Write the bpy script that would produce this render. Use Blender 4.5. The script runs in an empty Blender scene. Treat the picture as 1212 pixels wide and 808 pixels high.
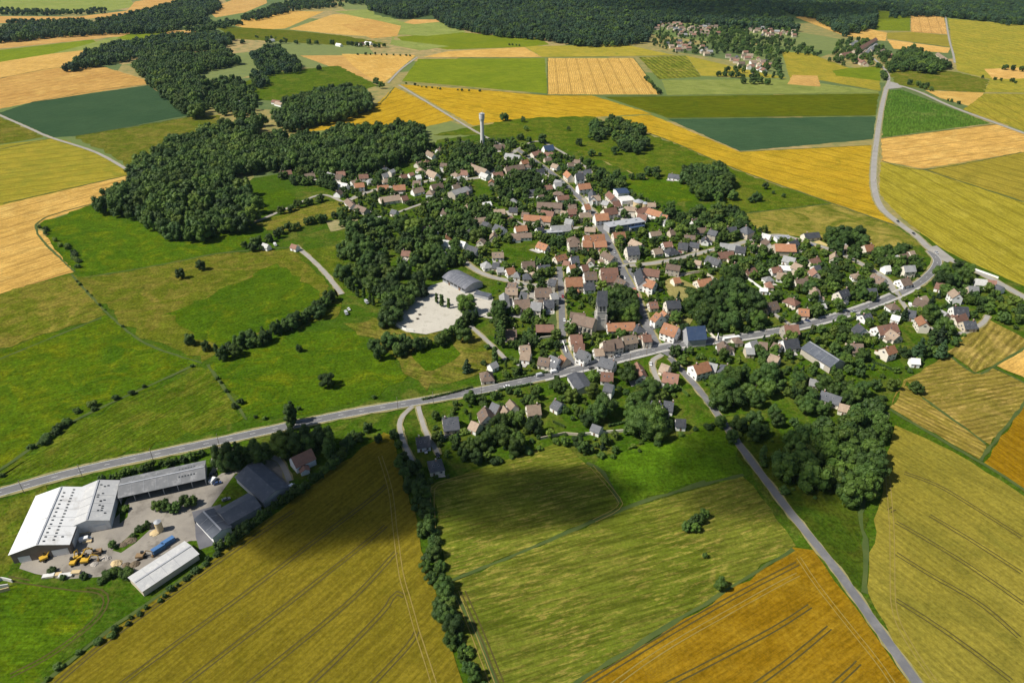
import bpy, math, random, re
import numpy as np
from mathutils import Vector, noise as mnoise
R = math.radians
rnd = random.Random(11)
scene = bpy.context.scene
COL = scene.collection

# ------------------------------------------------------------ camera, light, exposure
FPX, PW, PH = 818.0, 1212.0, 808.0
PITCH = math.atan((404 + 88) / FPX)
CAMH = 260.0
ST, CT = math.sin(PITCH), math.cos(PITCH)
cd = bpy.data.cameras.new('camera')
cam = bpy.data.objects.new('camera', cd)
COL.objects.link(cam)
cam.location = (0, 0, CAMH)
cam.rotation_euler = (math.pi / 2 - PITCH, 0, 0)
cd.sensor_width = 36
cd.lens = 36 * FPX / PW
cd.clip_end = 60000
cd.clip_start = 1
scene.camera = cam

SUN_EL, SUN_FROM = R(50), math.atan2(-0.30, -1.0)      # the sun stands over there, seen from the ground
SDIR = Vector((math.cos(SUN_FROM) * math.cos(SUN_EL), math.sin(SUN_FROM) * math.cos(SUN_EL), math.sin(SUN_EL)))
world = bpy.data.worlds.new('World')
scene.world = world
world.use_nodes = True
wn = world.node_tree.nodes
sky = wn.new('ShaderNodeTexSky')
sky.sky_type = 'NISHITA'
sky.sun_disc = False
sky.sun_elevation = SUN_EL
sky.sun_rotation = math.atan2(SDIR.x, SDIR.y)
sky.altitude = 200
world.node_tree.links.new(sky.outputs[0], wn['Background'].inputs[0])
wn['Background'].inputs[1].default_value = 0.062
sd = bpy.data.lights.new('sun', 'SUN')
sun = bpy.data.objects.new('sun', sd)
COL.objects.link(sun)
sd.energy = 5.0
sd.angle = R(0.5)
sd.color = (1, 0.95, 0.86)
sun.rotation_euler = SDIR.to_track_quat('Z', 'Y').to_euler()
vs = scene.view_settings
vs.view_transform = 'Standard'
vs.look = 'None'
vs.gamma = 1
vs.exposure = 0.28
scene.cycles.max_bounces = 6
scene.cycles.diffuse_bounces = 3
scene.cycles.transparent_max_bounces = 12
scene.cycles.volume_bounces = 1


# ------------------------------------------------------------ the photograph's ground plan
def G(px, py, z=0.0):
    u = (px - 606) / FPX
    v = (py - 404) / FPX
    t = (CAMH - z) / (ST + v * CT)
    return Vector((u * t, t * (CT - v * ST), z))


def proj(x, y, z):
    d = y * CT - (z - CAMH) * ST
    return 606 + FPX * x / d, 404 - FPX * (y * ST + (z - CAMH) * CT) / d, d


def arr(s):
    return [tuple(float(q) for q in p.split(',')) for p in s.split()]


def inpoly(p, poly):
    x, y = p
    c = False
    n = len(poly)
    j = n - 1
    for i in range(n):
        xi, yi = poly[i]
        xj, yj = poly[j]
        if (yi > y) != (yj > y) and x < (xj - xi) * (y - yi) / (yj - yi) + xi:
            c = not c
        j = i
    return c


def segdist(p, a, b):
    ax, ay = a
    bx, by = b
    dx, dy = bx - ax, by - ay
    l2 = dx * dx + dy * dy or 1e-9
    t = max(0, min(1, ((p[0] - ax) * dx + (p[1] - ay) * dy) / l2))
    return math.hypot(p[0] - ax - t * dx, p[1] - ay - t * dy)


# ------------------------------------------------------------ helpers for materials
def mat(name):
    m = bpy.data.materials.new(name)
    m.use_nodes = True
    nt = m.node_tree
    b = nt.nodes['Principled BSDF']
    b.inputs['Roughness'].default_value = 0.85
    b.inputs['Specular IOR Level'].default_value = 0.2
    return m, nt, b


class NT:
    def __init__(s, nt):
        s.nt = nt

    def n(s, t, **k):
        o = s.nt.nodes.new(t)
        for a, v in k.items():
            setattr(o, a, v)
        return o

    def l(s, a, b):
        s.nt.links.new(a, b)

    def val(s, sock, v):
        if isinstance(v, (int, float)):
            sock.default_value = v
        elif isinstance(v, tuple):
            sock.default_value = (*v, 1) if len(v) == 3 and sock.type == 'RGBA' else v
        else:
            s.l(v, sock)

    def math(s, op, a, b=0.0, c=None):
        o = s.n('ShaderNodeMath', operation=op)
        s.val(o.inputs[0], a)
        s.val(o.inputs[1], b)
        if c is not None:
            s.val(o.inputs[2], c)
        return o.outputs[0]

    def mix(s, f, a, b):
        o = s.n('ShaderNodeMix', data_type='RGBA')
        s.val(o.inputs[0], f)
        s.val(o.inputs[6], a)
        s.val(o.inputs[7], b)
        return o.outputs[2]

    def ramp(s, f, lo, hi):
        o = s.n('ShaderNodeMapRange')
        s.val(o.inputs[0], f)
        o.inputs[1].default_value = lo
        o.inputs[2].default_value = hi
        return o.outputs[0]

    def pos(s, rot=0.0, sc=(1, 1, 1)):
        g = s.n('ShaderNodeNewGeometry')
        m = s.n('ShaderNodeMapping')
        m.vector_type = 'POINT'
        # rotate first, then scale
        r = s.n('ShaderNodeVectorRotate', rotation_type='Z_AXIS')
        s.l(g.outputs['Position'], r.inputs['Vector'])
        r.inputs['Angle'].default_value = -rot
        s.l(r.outputs[0], m.inputs[0])
        m.inputs['Scale'].default_value = sc
        return m.outputs[0]

    def noise(s, vec, scale, detail=4, rough=0.6, dist=0.0):
        o = s.n('ShaderNodeTexNoise')
        if vec is not None:
            s.l(vec, o.inputs['Vector'])
        o.inputs['Scale'].default_value = scale
        o.inputs['Detail'].default_value = detail
        o.inputs['Roughness'].default_value = rough
        o.inputs['Distortion'].default_value = dist
        return o.outputs[0]

    def bump(s, h, b, strength=0.5, dist=0.5):
        o = s.n('ShaderNodeBump')
        o.inputs['Strength'].default_value = strength
        o.inputs['Distance'].default_value = dist
        s.l(h, o.inputs['Height'])
        s.l(o.outputs[0], b.inputs['Normal'])


def field_mat(name, c1, c2, c3=None, rot=0.0, rows=0.5, pitch=3.0, mott=0.02, tram=0.0, patch=0.35, tramc=None, fine=0.5, fleck=0.0):
    """crop or grass: two tones mottled at field scale, streaks along the rows, plant-scale grain"""
    m, nt, b = mat(name)
    k = NT(nt)
    p0 = k.pos()
    big = k.ramp(k.noise(p0, mott, 5, 0.6, 0.6), 0.36, 0.64)
    c = k.mix(big, c1, c2)
    if c3 is not None:
        pt = k.ramp(k.noise(p0, mott * 2.3, 6, 0.7, 1.2), 0.66 - patch * 0.4, 0.78 - patch * 0.25)
        c = k.mix(pt, c, c3)
    pr = k.pos(rot, (0.05, 2.0 / pitch, 1))
    row = k.noise(pr, 1.0, 3, 0.65)
    rowm = k.ramp(row, 0.38, 0.62)
    if rows >= 0.7:
        sy = k.n('ShaderNodeSeparateXYZ')
        k.l(k.pos(rot), sy.inputs[0])
        wob = k.math('MULTIPLY_ADD', k.noise(p0, 0.02, 2), 6.0, sy.outputs[1])
        sn = k.math('MULTIPLY_ADD', k.math('SINE', k.math('MULTIPLY', wob, 6.283 / (pitch * 0.75))), 0.5, 0.5)
        rowm = k.math('ADD', k.math('MULTIPLY', rowm, 0.5), k.math('MULTIPLY', sn, 0.5))
    g = k.noise(p0, 0.55, 4, 0.75)
    if c3 is not None and fleck > 0:
        fl = k.noise(k.pos(rot, (0.14, 0.65, 1)), 1.0, 5, 0.75)
        fl = k.math('MULTIPLY', k.ramp(fl, 0.51, 0.60), k.ramp(k.noise(p0, 0.03, 4, 0.6), 0.3, 0.6))
        c = k.mix(k.math('MULTIPLY', fl, fleck), c, c3)
    gm = k.ramp(g, 0.33, 0.67)
    f1 = k.math('MULTIPLY_ADD', rowm, rows, 1 - rows * 0.5)
    f2 = k.math('MULTIPLY_ADD', gm, fine, 1 - fine * 0.5)
    f = k.math('MULTIPLY', f1, f2)
    if fine > 0.7:
        md = k.ramp(k.noise(p0, 0.13, 5, 0.7, 0.8), 0.32, 0.68)
        f = k.math('MULTIPLY', f, k.math('MULTIPLY_ADD', md, 0.5, 0.75))
    v = k.n('ShaderNodeVectorMath', operation='SCALE')
    k.l(c, v.inputs[0])
    k.l(f, v.inputs['Scale'])
    c = v.outputs[0]
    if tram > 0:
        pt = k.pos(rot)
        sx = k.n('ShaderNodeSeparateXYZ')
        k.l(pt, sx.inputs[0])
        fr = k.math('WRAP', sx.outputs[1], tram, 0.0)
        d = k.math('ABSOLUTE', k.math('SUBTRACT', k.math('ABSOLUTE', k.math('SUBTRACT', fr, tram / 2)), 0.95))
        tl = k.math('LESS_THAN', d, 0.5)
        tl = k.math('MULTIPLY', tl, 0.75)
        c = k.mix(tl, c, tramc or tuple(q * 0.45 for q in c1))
    k.l(c, b.inputs['Base Color'])
    k.bump(k.math('ADD', row, g), b, 0.35, 0.6)
    b.inputs['Roughness'].default_value = 0.95
    b.inputs['Specular IOR Level'].default_value = 0.0
    return m


def noisy_mat(name, c1, c2, scale=0.3, rough=0.85, spec=0.2, rand=0.0, c3=None, scale3=1.5, metal=0.0, bump=0.0):
    m, nt, b = mat(name)
    k = NT(nt)
    tc = k.n('ShaderNodeNewGeometry').outputs['Position']
    c = k.mix(k.ramp(k.noise(tc, scale, 5, 0.65), 0.3, 0.7), c1, c2)
    if c3 is not None:
        c = k.mix(k.math('MULTIPLY', k.ramp(k.noise(tc, scale3, 5, 0.7), 0.52, 0.68), 0.8), c, c3)
    if rand > 0:
        oi = k.n('ShaderNodeObjectInfo')
        f = k.math('MULTIPLY_ADD', oi.outputs['Random'], rand, 1 - rand * 0.5)
        v = k.n('ShaderNodeVectorMath', operation='SCALE')
        k.l(c, v.inputs[0])
        k.l(f, v.inputs['Scale'])
        c = v.outputs[0]
    k.l(c, b.inputs['Base Color'])
    b.inputs['Roughness'].default_value = rough
    b.inputs['Specular IOR Level'].default_value = spec
    b.inputs['Metallic'].default_value = metal
    if bump > 0:
        k.bump(k.noise(tc, scale * 4, 4), b, bump, 0.3)
    return m


def leaf_mat(name, dark, light, blue=(0.03, 0.065, 0.02)):
    m, nt, b = mat(name)
    k = NT(nt)
    at = k.n('ShaderNodeAttribute', attribute_name='tint')
    oi = k.n('ShaderNodeObjectInfo')
    c = k.mix(at.outputs['Fac'], dark, light)
    c2 = k.mix(k.math('MULTIPLY', oi.outputs['Random'], 0.55), c, blue)
    f = k.math('MULTIPLY_ADD', k.math('FRACT', k.math('MULTIPLY', oi.outputs['Random'], 7.31)), 0.85, 0.62)
    v = k.n('ShaderNodeVectorMath', operation='SCALE')
    k.l(c2, v.inputs[0])
    k.l(f, v.inputs['Scale'])
    k.l(v.outputs[0], b.inputs['Base Color'])
    tl = k.n('ShaderNodeBsdfTranslucent')
    k.l(v.outputs[0], tl.inputs['Color'])
    mx = k.n('ShaderNodeMixShader')
    mx.inputs[0].default_value = 0.15
    k.l(b.outputs[0], mx.inputs[1])
    k.l(tl.outputs[0], mx.inputs[2])
    k.l(mx.outputs[0], nt.nodes['Material Output'].inputs[0])
    b.inputs['Roughness'].default_value = 0.6
    b.inputs['Specular IOR Level'].default_value = 0.25
    return m


# ------------------------------------------------------------ helpers for meshes
class MB:
    def __init__(s):
        s.v, s.f, s.m = [], [], []

    def add(s, vs_, fs, mi=0):
        o = len(s.v)
        s.v += [tuple(q) for q in vs_]
        s.f += [tuple(i + o for i in f) for f in fs]
        s.m += [mi] * len(fs)

    def box(s, c, d, rz=0.0, mi=0, top=1.0):
        x, y, z = d[0] / 2, d[1] / 2, d[2] / 2
        ca, sa = math.cos(rz), math.sin(rz)
        P = []
        for k, kz in ((1.0, -z), (top, z)):
            for X, Y in ((-x, -y), (x, -y), (x, y), (-x, y)):
                X *= k
                Y *= k
                P.append((c[0] + X * ca - Y * sa, c[1] + X * sa + Y * ca, c[2] + kz))
        s.add(P, [(3, 2, 1, 0), (4, 5, 6, 7), (0, 1, 5, 4), (1, 2, 6, 5), (2, 3, 7, 6), (3, 0, 4, 7)], mi)

    def cyl(s, a, b, r1, r2=None, n=10, mi=0):
        r2 = r1 if r2 is None else r2
        a, b = Vector(a), Vector(b)
        q = (b - a).normalized().to_track_quat('Z', 'Y')
        P = []
        for c, r in ((a, r1), (b, r2)):
            for i in range(n):
                P.append(c + q @ Vector((r * math.cos(2 * math.pi * i / n), r * math.sin(2 * math.pi * i / n), 0)))
        F = [(i, (i + 1) % n, n + (i + 1) % n, n + i) for i in range(n)]
        F += [tuple(range(n - 1, -1, -1)), tuple(range(n, 2 * n))]
        s.add(P, F, mi)

    def prism(s, pts, z0, z1, mi=0):
        n = len(pts)
        P = [(p[0], p[1], z0) for p in pts] + [(p[0], p[1], z1) for p in pts]
        s.add(P, [(i, (i + 1) % n, n + (i + 1) % n, n + i) for i in range(n)] + [tuple(range(n - 1, -1, -1)), tuple(range(n, 2 * n))], mi)

    def extr(s, prof, x0, x1, mi=0):
        """a profile in (y, z) swept along x"""
        n = len(prof)
        P = [(x0, y, z) for y, z in prof] + [(x1, y, z) for y, z in prof]
        s.add(P, [(i, (i + 1) % n, n + (i + 1) % n, n + i) for i in range(n)] + [tuple(range(n - 1, -1, -1)), tuple(range(n, 2 * n))], mi)

    def mesh(s, name, mats):
        me = bpy.data.meshes.new(name)
        me.from_pydata(s.v, [], s.f)
        for q in mats:
            me.materials.append(q)
        if len(mats) > 1:
            me.polygons.foreach_set('material_index', s.m)
        me.update()
        return me

    def build(s, name, mats, parent=None):
        return link(name, s.mesh(name, mats if isinstance(mats, (list, tuple)) else [mats]), parent)


def link(name, data, parent=None, loc=None, rz=0.0):
    o = bpy.data.objects.new(name, data)
    COL.objects.link(o)
    if parent is not None:
        o.parent = parent
    if loc is not None:
        o.location = loc
    if rz:
        o.rotation_euler[2] = rz
    return o


def tag(o, label=None, cat=None, group=None, kind=None):
    for a, v in (('label', label), ('category', cat), ('group', group), ('kind', kind)):
        if v:
            o[a] = v
    return o


def empty(name, loc, rz=0.0):
    o = link(name, None, None, loc, rz)
    o.empty_display_size = 1
    return o


def copy_tree(o, parent=None):
    c = o.copy()
    COL.objects.link(c)
    if parent is not None:
        c.parent = parent
    for ch in o.children:
        copy_tree(ch, c)
    return c


def smooth_line(P, n=6):
    out = []
    for i in range(len(P) - 1):
        p0, p1, p2, p3 = P[max(i - 1, 0)], P[i], P[i + 1], P[min(i + 2, len(P) - 1)]
        for j in range(n):
            t = j / n
            out.append(tuple(0.5 * (2 * p1[a] + (p2[a] - p0[a]) * t + (2 * p0[a] - 5 * p1[a] + 4 * p2[a] - p3[a]) * t * t
                                    + (3 * p1[a] - p0[a] - 3 * p2[a] + p3[a]) * t ** 3) for a in (0, 1)))
    out.append(tuple(P[-1][:2]))
    return out


def resample(P, step):
    out = [P[0]]
    acc = 0.0
    for a, b in zip(P, P[1:]):
        d = math.hypot(b[0] - a[0], b[1] - a[1])
        while acc + d >= step:
            t = (step - acc) / d
            a = (a[0] + (b[0] - a[0]) * t, a[1] + (b[1] - a[1]) * t)
            out.append(a)
            d = math.hypot(b[0] - a[0], b[1] - a[1])
            acc = 0.0
        acc += d
    return out


def ribbon(mb, P, w0, w1, z, mi=0, wob=0.0):
    """a strip from w0 to w1 metres left of the line P"""
    L, n = [], len(P)
    for i in range(n):
        a, b = P[max(i - 1, 0)], P[min(i + 1, n - 1)]
        dx, dy = b[0] - a[0], b[1] - a[1]
        d = math.hypot(dx, dy) or 1
        nx, ny = -dy / d, dx / d
        e0 = w0 + (rnd.uniform(-wob, wob) if wob else 0)
        e1 = w1 + (rnd.uniform(-wob, wob) if wob else 0)
        L += [(P[i][0] + nx * e0, P[i][1] + ny * e0, z), (P[i][0] + nx * e1, P[i][1] + ny * e1, z)]
    mb.add(L, [(2 * i + 1, 2 * i, 2 * i + 2, 2 * i + 3) for i in range(n - 1)], mi)


def world_line(s, smooth=6):
    P = [tuple(G(*p)[:2]) for p in arr(s)]
    return smooth_line(P, smooth) if smooth and len(P) > 2 else P


def sheet(name, pts, z, mats, rag=0.0):
    if rag:
        q = []
        for a, b in zip(pts, pts[1:] + pts[:1]):
            d = math.hypot(b[0] - a[0], b[1] - a[1])
            n = max(1, min(40, int(d / 8)))
            for i in range(n):
                t = i / n
                q.append((a[0] + (b[0] - a[0]) * t + rnd.uniform(-rag, rag), a[1] + (b[1] - a[1]) * t + rnd.uniform(-rag, rag)))
        pts = q
    mb = MB()
    mb.add([(p[0], p[1], z) for p in pts], [tuple(range(len(pts)))])
    me = mb.mesh(name, mats)
    if me.polygons[0].normal.z < 0:
        me.flip_normals()
    return link(name, me)


# ------------------------------------------------------------ the ground
def base_ground():
    m, nt, b = mat('countryside')
    k = NT(nt)
    p = k.pos(0.35, (1, 0.75, 1))
    vo = k.n('ShaderNodeTexVoronoi')
    k.l(p, vo.inputs['Vector'])
    vo.inputs['Scale'].default_value = 0.0042
    cr = k.n('ShaderNodeValToRGB')
    cr.color_ramp.interpolation = 'CONSTANT'
    e = cr.color_ramp.elements
    cols = [(0.10, 0.15, 0.03), (0.33, 0.24, 0.08), (0.07, 0.11, 0.03), (0.40, 0.27, 0.11), (0.16, 0.19, 0.05), (0.28, 0.22, 0.07)]
    e[0].position, e[0].color = 0, (*cols[0], 1)
    e[1].position, e[1].color = 0.18, (*cols[1], 1)
    for i, c in enumerate(cols[2:]):
        q = e.new(0.34 + i * 0.16)
        q.color = (*c, 1)
    k.l(k.n('ShaderNodeSeparateColor').inputs[0], vo.outputs['Color']) if False else None
    sc = k.n('ShaderNodeSeparateColor')
    k.l(vo.outputs['Color'], sc.inputs[0])
    k.l(sc.outputs[0], cr.inputs[0])
    gn = k.noise(k.pos(), 0.05, 5, 0.7)
    c = k.mix(k.ramp(gn, 0.35, 0.7), cr.outputs[0], (0.12, 0.15, 0.045))
    k.l(c, b.inputs['Base Color'])
    return m


gmb = MB()
gmb.add([(-30000, -4000, 0), (30000, -4000, 0), (30000, 45000, 0), (-30000, 45000, 0)], [(0, 1, 2, 3)])
tag(gmb.build('ground', base_ground()), kind='structure')


def hill(x, y):
    sm = lambda t: max(0.0, min(1.0, t)) ** 2 * (3 - 2 * max(0.0, min(1.0, t)))
    return 110 * sm((y - 2420) / 1100) * sm((x + 520) / 380) * sm((1050 - x) / 380) * (0.75 + 0.8 * mnoise.noise(Vector((x * 0.0035, y * 0.0028, 1.3))))


hmb = MB()
NX, NY = 60, 60
hmb.v = [(-900 + 2500 * i / NX, 1900 + 4000 * j / NY, hill(-900 + 2500 * i / NX, 1900 + 4000 * j / NY) - 0.15) for j in range(NY + 1) for i in range(NX + 1)]
hmb.f = [(j * (NX + 1) + i, j * (NX + 1) + i + 1, (j + 1) * (NX + 1) + i + 1, (j + 1) * (NX + 1) + i) for j in range(NY) for i in range(NX)]
hmb.m = [0] * len(hmb.f)
hill_o = tag(hmb.build('hill', noisy_mat('hill_ground', (0.04, 0.07, 0.015), (0.06, 0.09, 0.02), 0.02)), kind='structure')


# crop and grass colours (base colours, before the sun)
GOLD = ((0.3648, 0.2301, 0.0135), (0.4115, 0.2706, 0.02), (0.2806, 0.1985, 0.0133))
TAN = ((0.5052, 0.3094, 0.0852), (0.4318, 0.2605, 0.0651), (0.5511, 0.3664, 0.1102))
PEACH = ((0.4593, 0.2769, 0.0852), (0.3858, 0.2198, 0.0651), (0.496, 0.3257, 0.1002))
YELL = ((0.2599, 0.2113, 0.0197), (0.2249, 0.1902, 0.0175), (0.2948, 0.2451, 0.0302))
OLIV = ((0.2124, 0.1745, 0.0226), (0.2502, 0.2016, 0.0289), (0.1699, 0.1474, 0.0202))
WHEAT = ((0.1403, 0.111, 0.0092), (0.1733, 0.1329, 0.0123), (0.113, 0.0946, 0.0077))
ORAN = ((0.2059, 0.1155, 0.0049), (0.1751, 0.0976, 0.0042), (0.2403, 0.1443, 0.0093))
YGRN = ((0.2392, 0.2066, 0.023), (0.299, 0.2376, 0.0307), (0.1913, 0.186, 0.023))
RAPE = ((0.0747, 0.0929, 0.0025), (0.0942, 0.1025, 0.0026), (0.0526, 0.0801, 0.0025))
PGRN = ((0.1715, 0.2076, 0.0478), (0.2166, 0.2437, 0.0619), (0.1444, 0.1805, 0.0394))
MEAD = ((0.047, 0.0849, 0.004), (0.0681, 0.1026, 0.0059), (0.1135, 0.1195, 0.0138))
MEAB = ((0.04, 0.0845, 0.0025), (0.0575, 0.1032, 0.0027), (0.1, 0.1212, 0.0043))
MEAD2 = ((0.074, 0.100, 0.0065), (0.098, 0.112, 0.010), (0.165, 0.138, 0.026))
LUSH = ((0.054, 0.108, 0.0045), (0.068, 0.124, 0.0055), (0.085, 0.13, 0.008))
DGRN = ((0.0352, 0.0701, 0.0322), (0.0441, 0.0806, 0.0365), None)
GRNF = ((0.1216, 0.1636, 0.0091), (0.1559, 0.1888, 0.0112), (0.1029, 0.1384, 0.0091))
MIXG = ((0.0838, 0.1097, 0.0089), (0.1203, 0.1341, 0.0156), (0.286, 0.2285, 0.0499))
STUB = ((0.1888, 0.144, 0.0271), (0.145, 0.124, 0.0206), (0.3162, 0.228, 0.0649))
STRI = ((0.0432, 0.1003, 0.0118), (0.0649, 0.1242, 0.0157), (0.1247, 0.1577, 0.0391))
LAWN = ((0.0347, 0.0773, 0.0038), (0.0512, 0.0952, 0.006), (0.1055, 0.1124, 0.0192))
SCRB = ((0.0238, 0.0508, 0.0034), (0.0365, 0.0644, 0.0051), (0.0595, 0.0746, 0.0077))
COLS = {k: v for k, v in globals().items() if k.isupper() and isinstance(v, tuple) and len(v) in (2, 3) and isinstance(v[0], tuple)}

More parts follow.
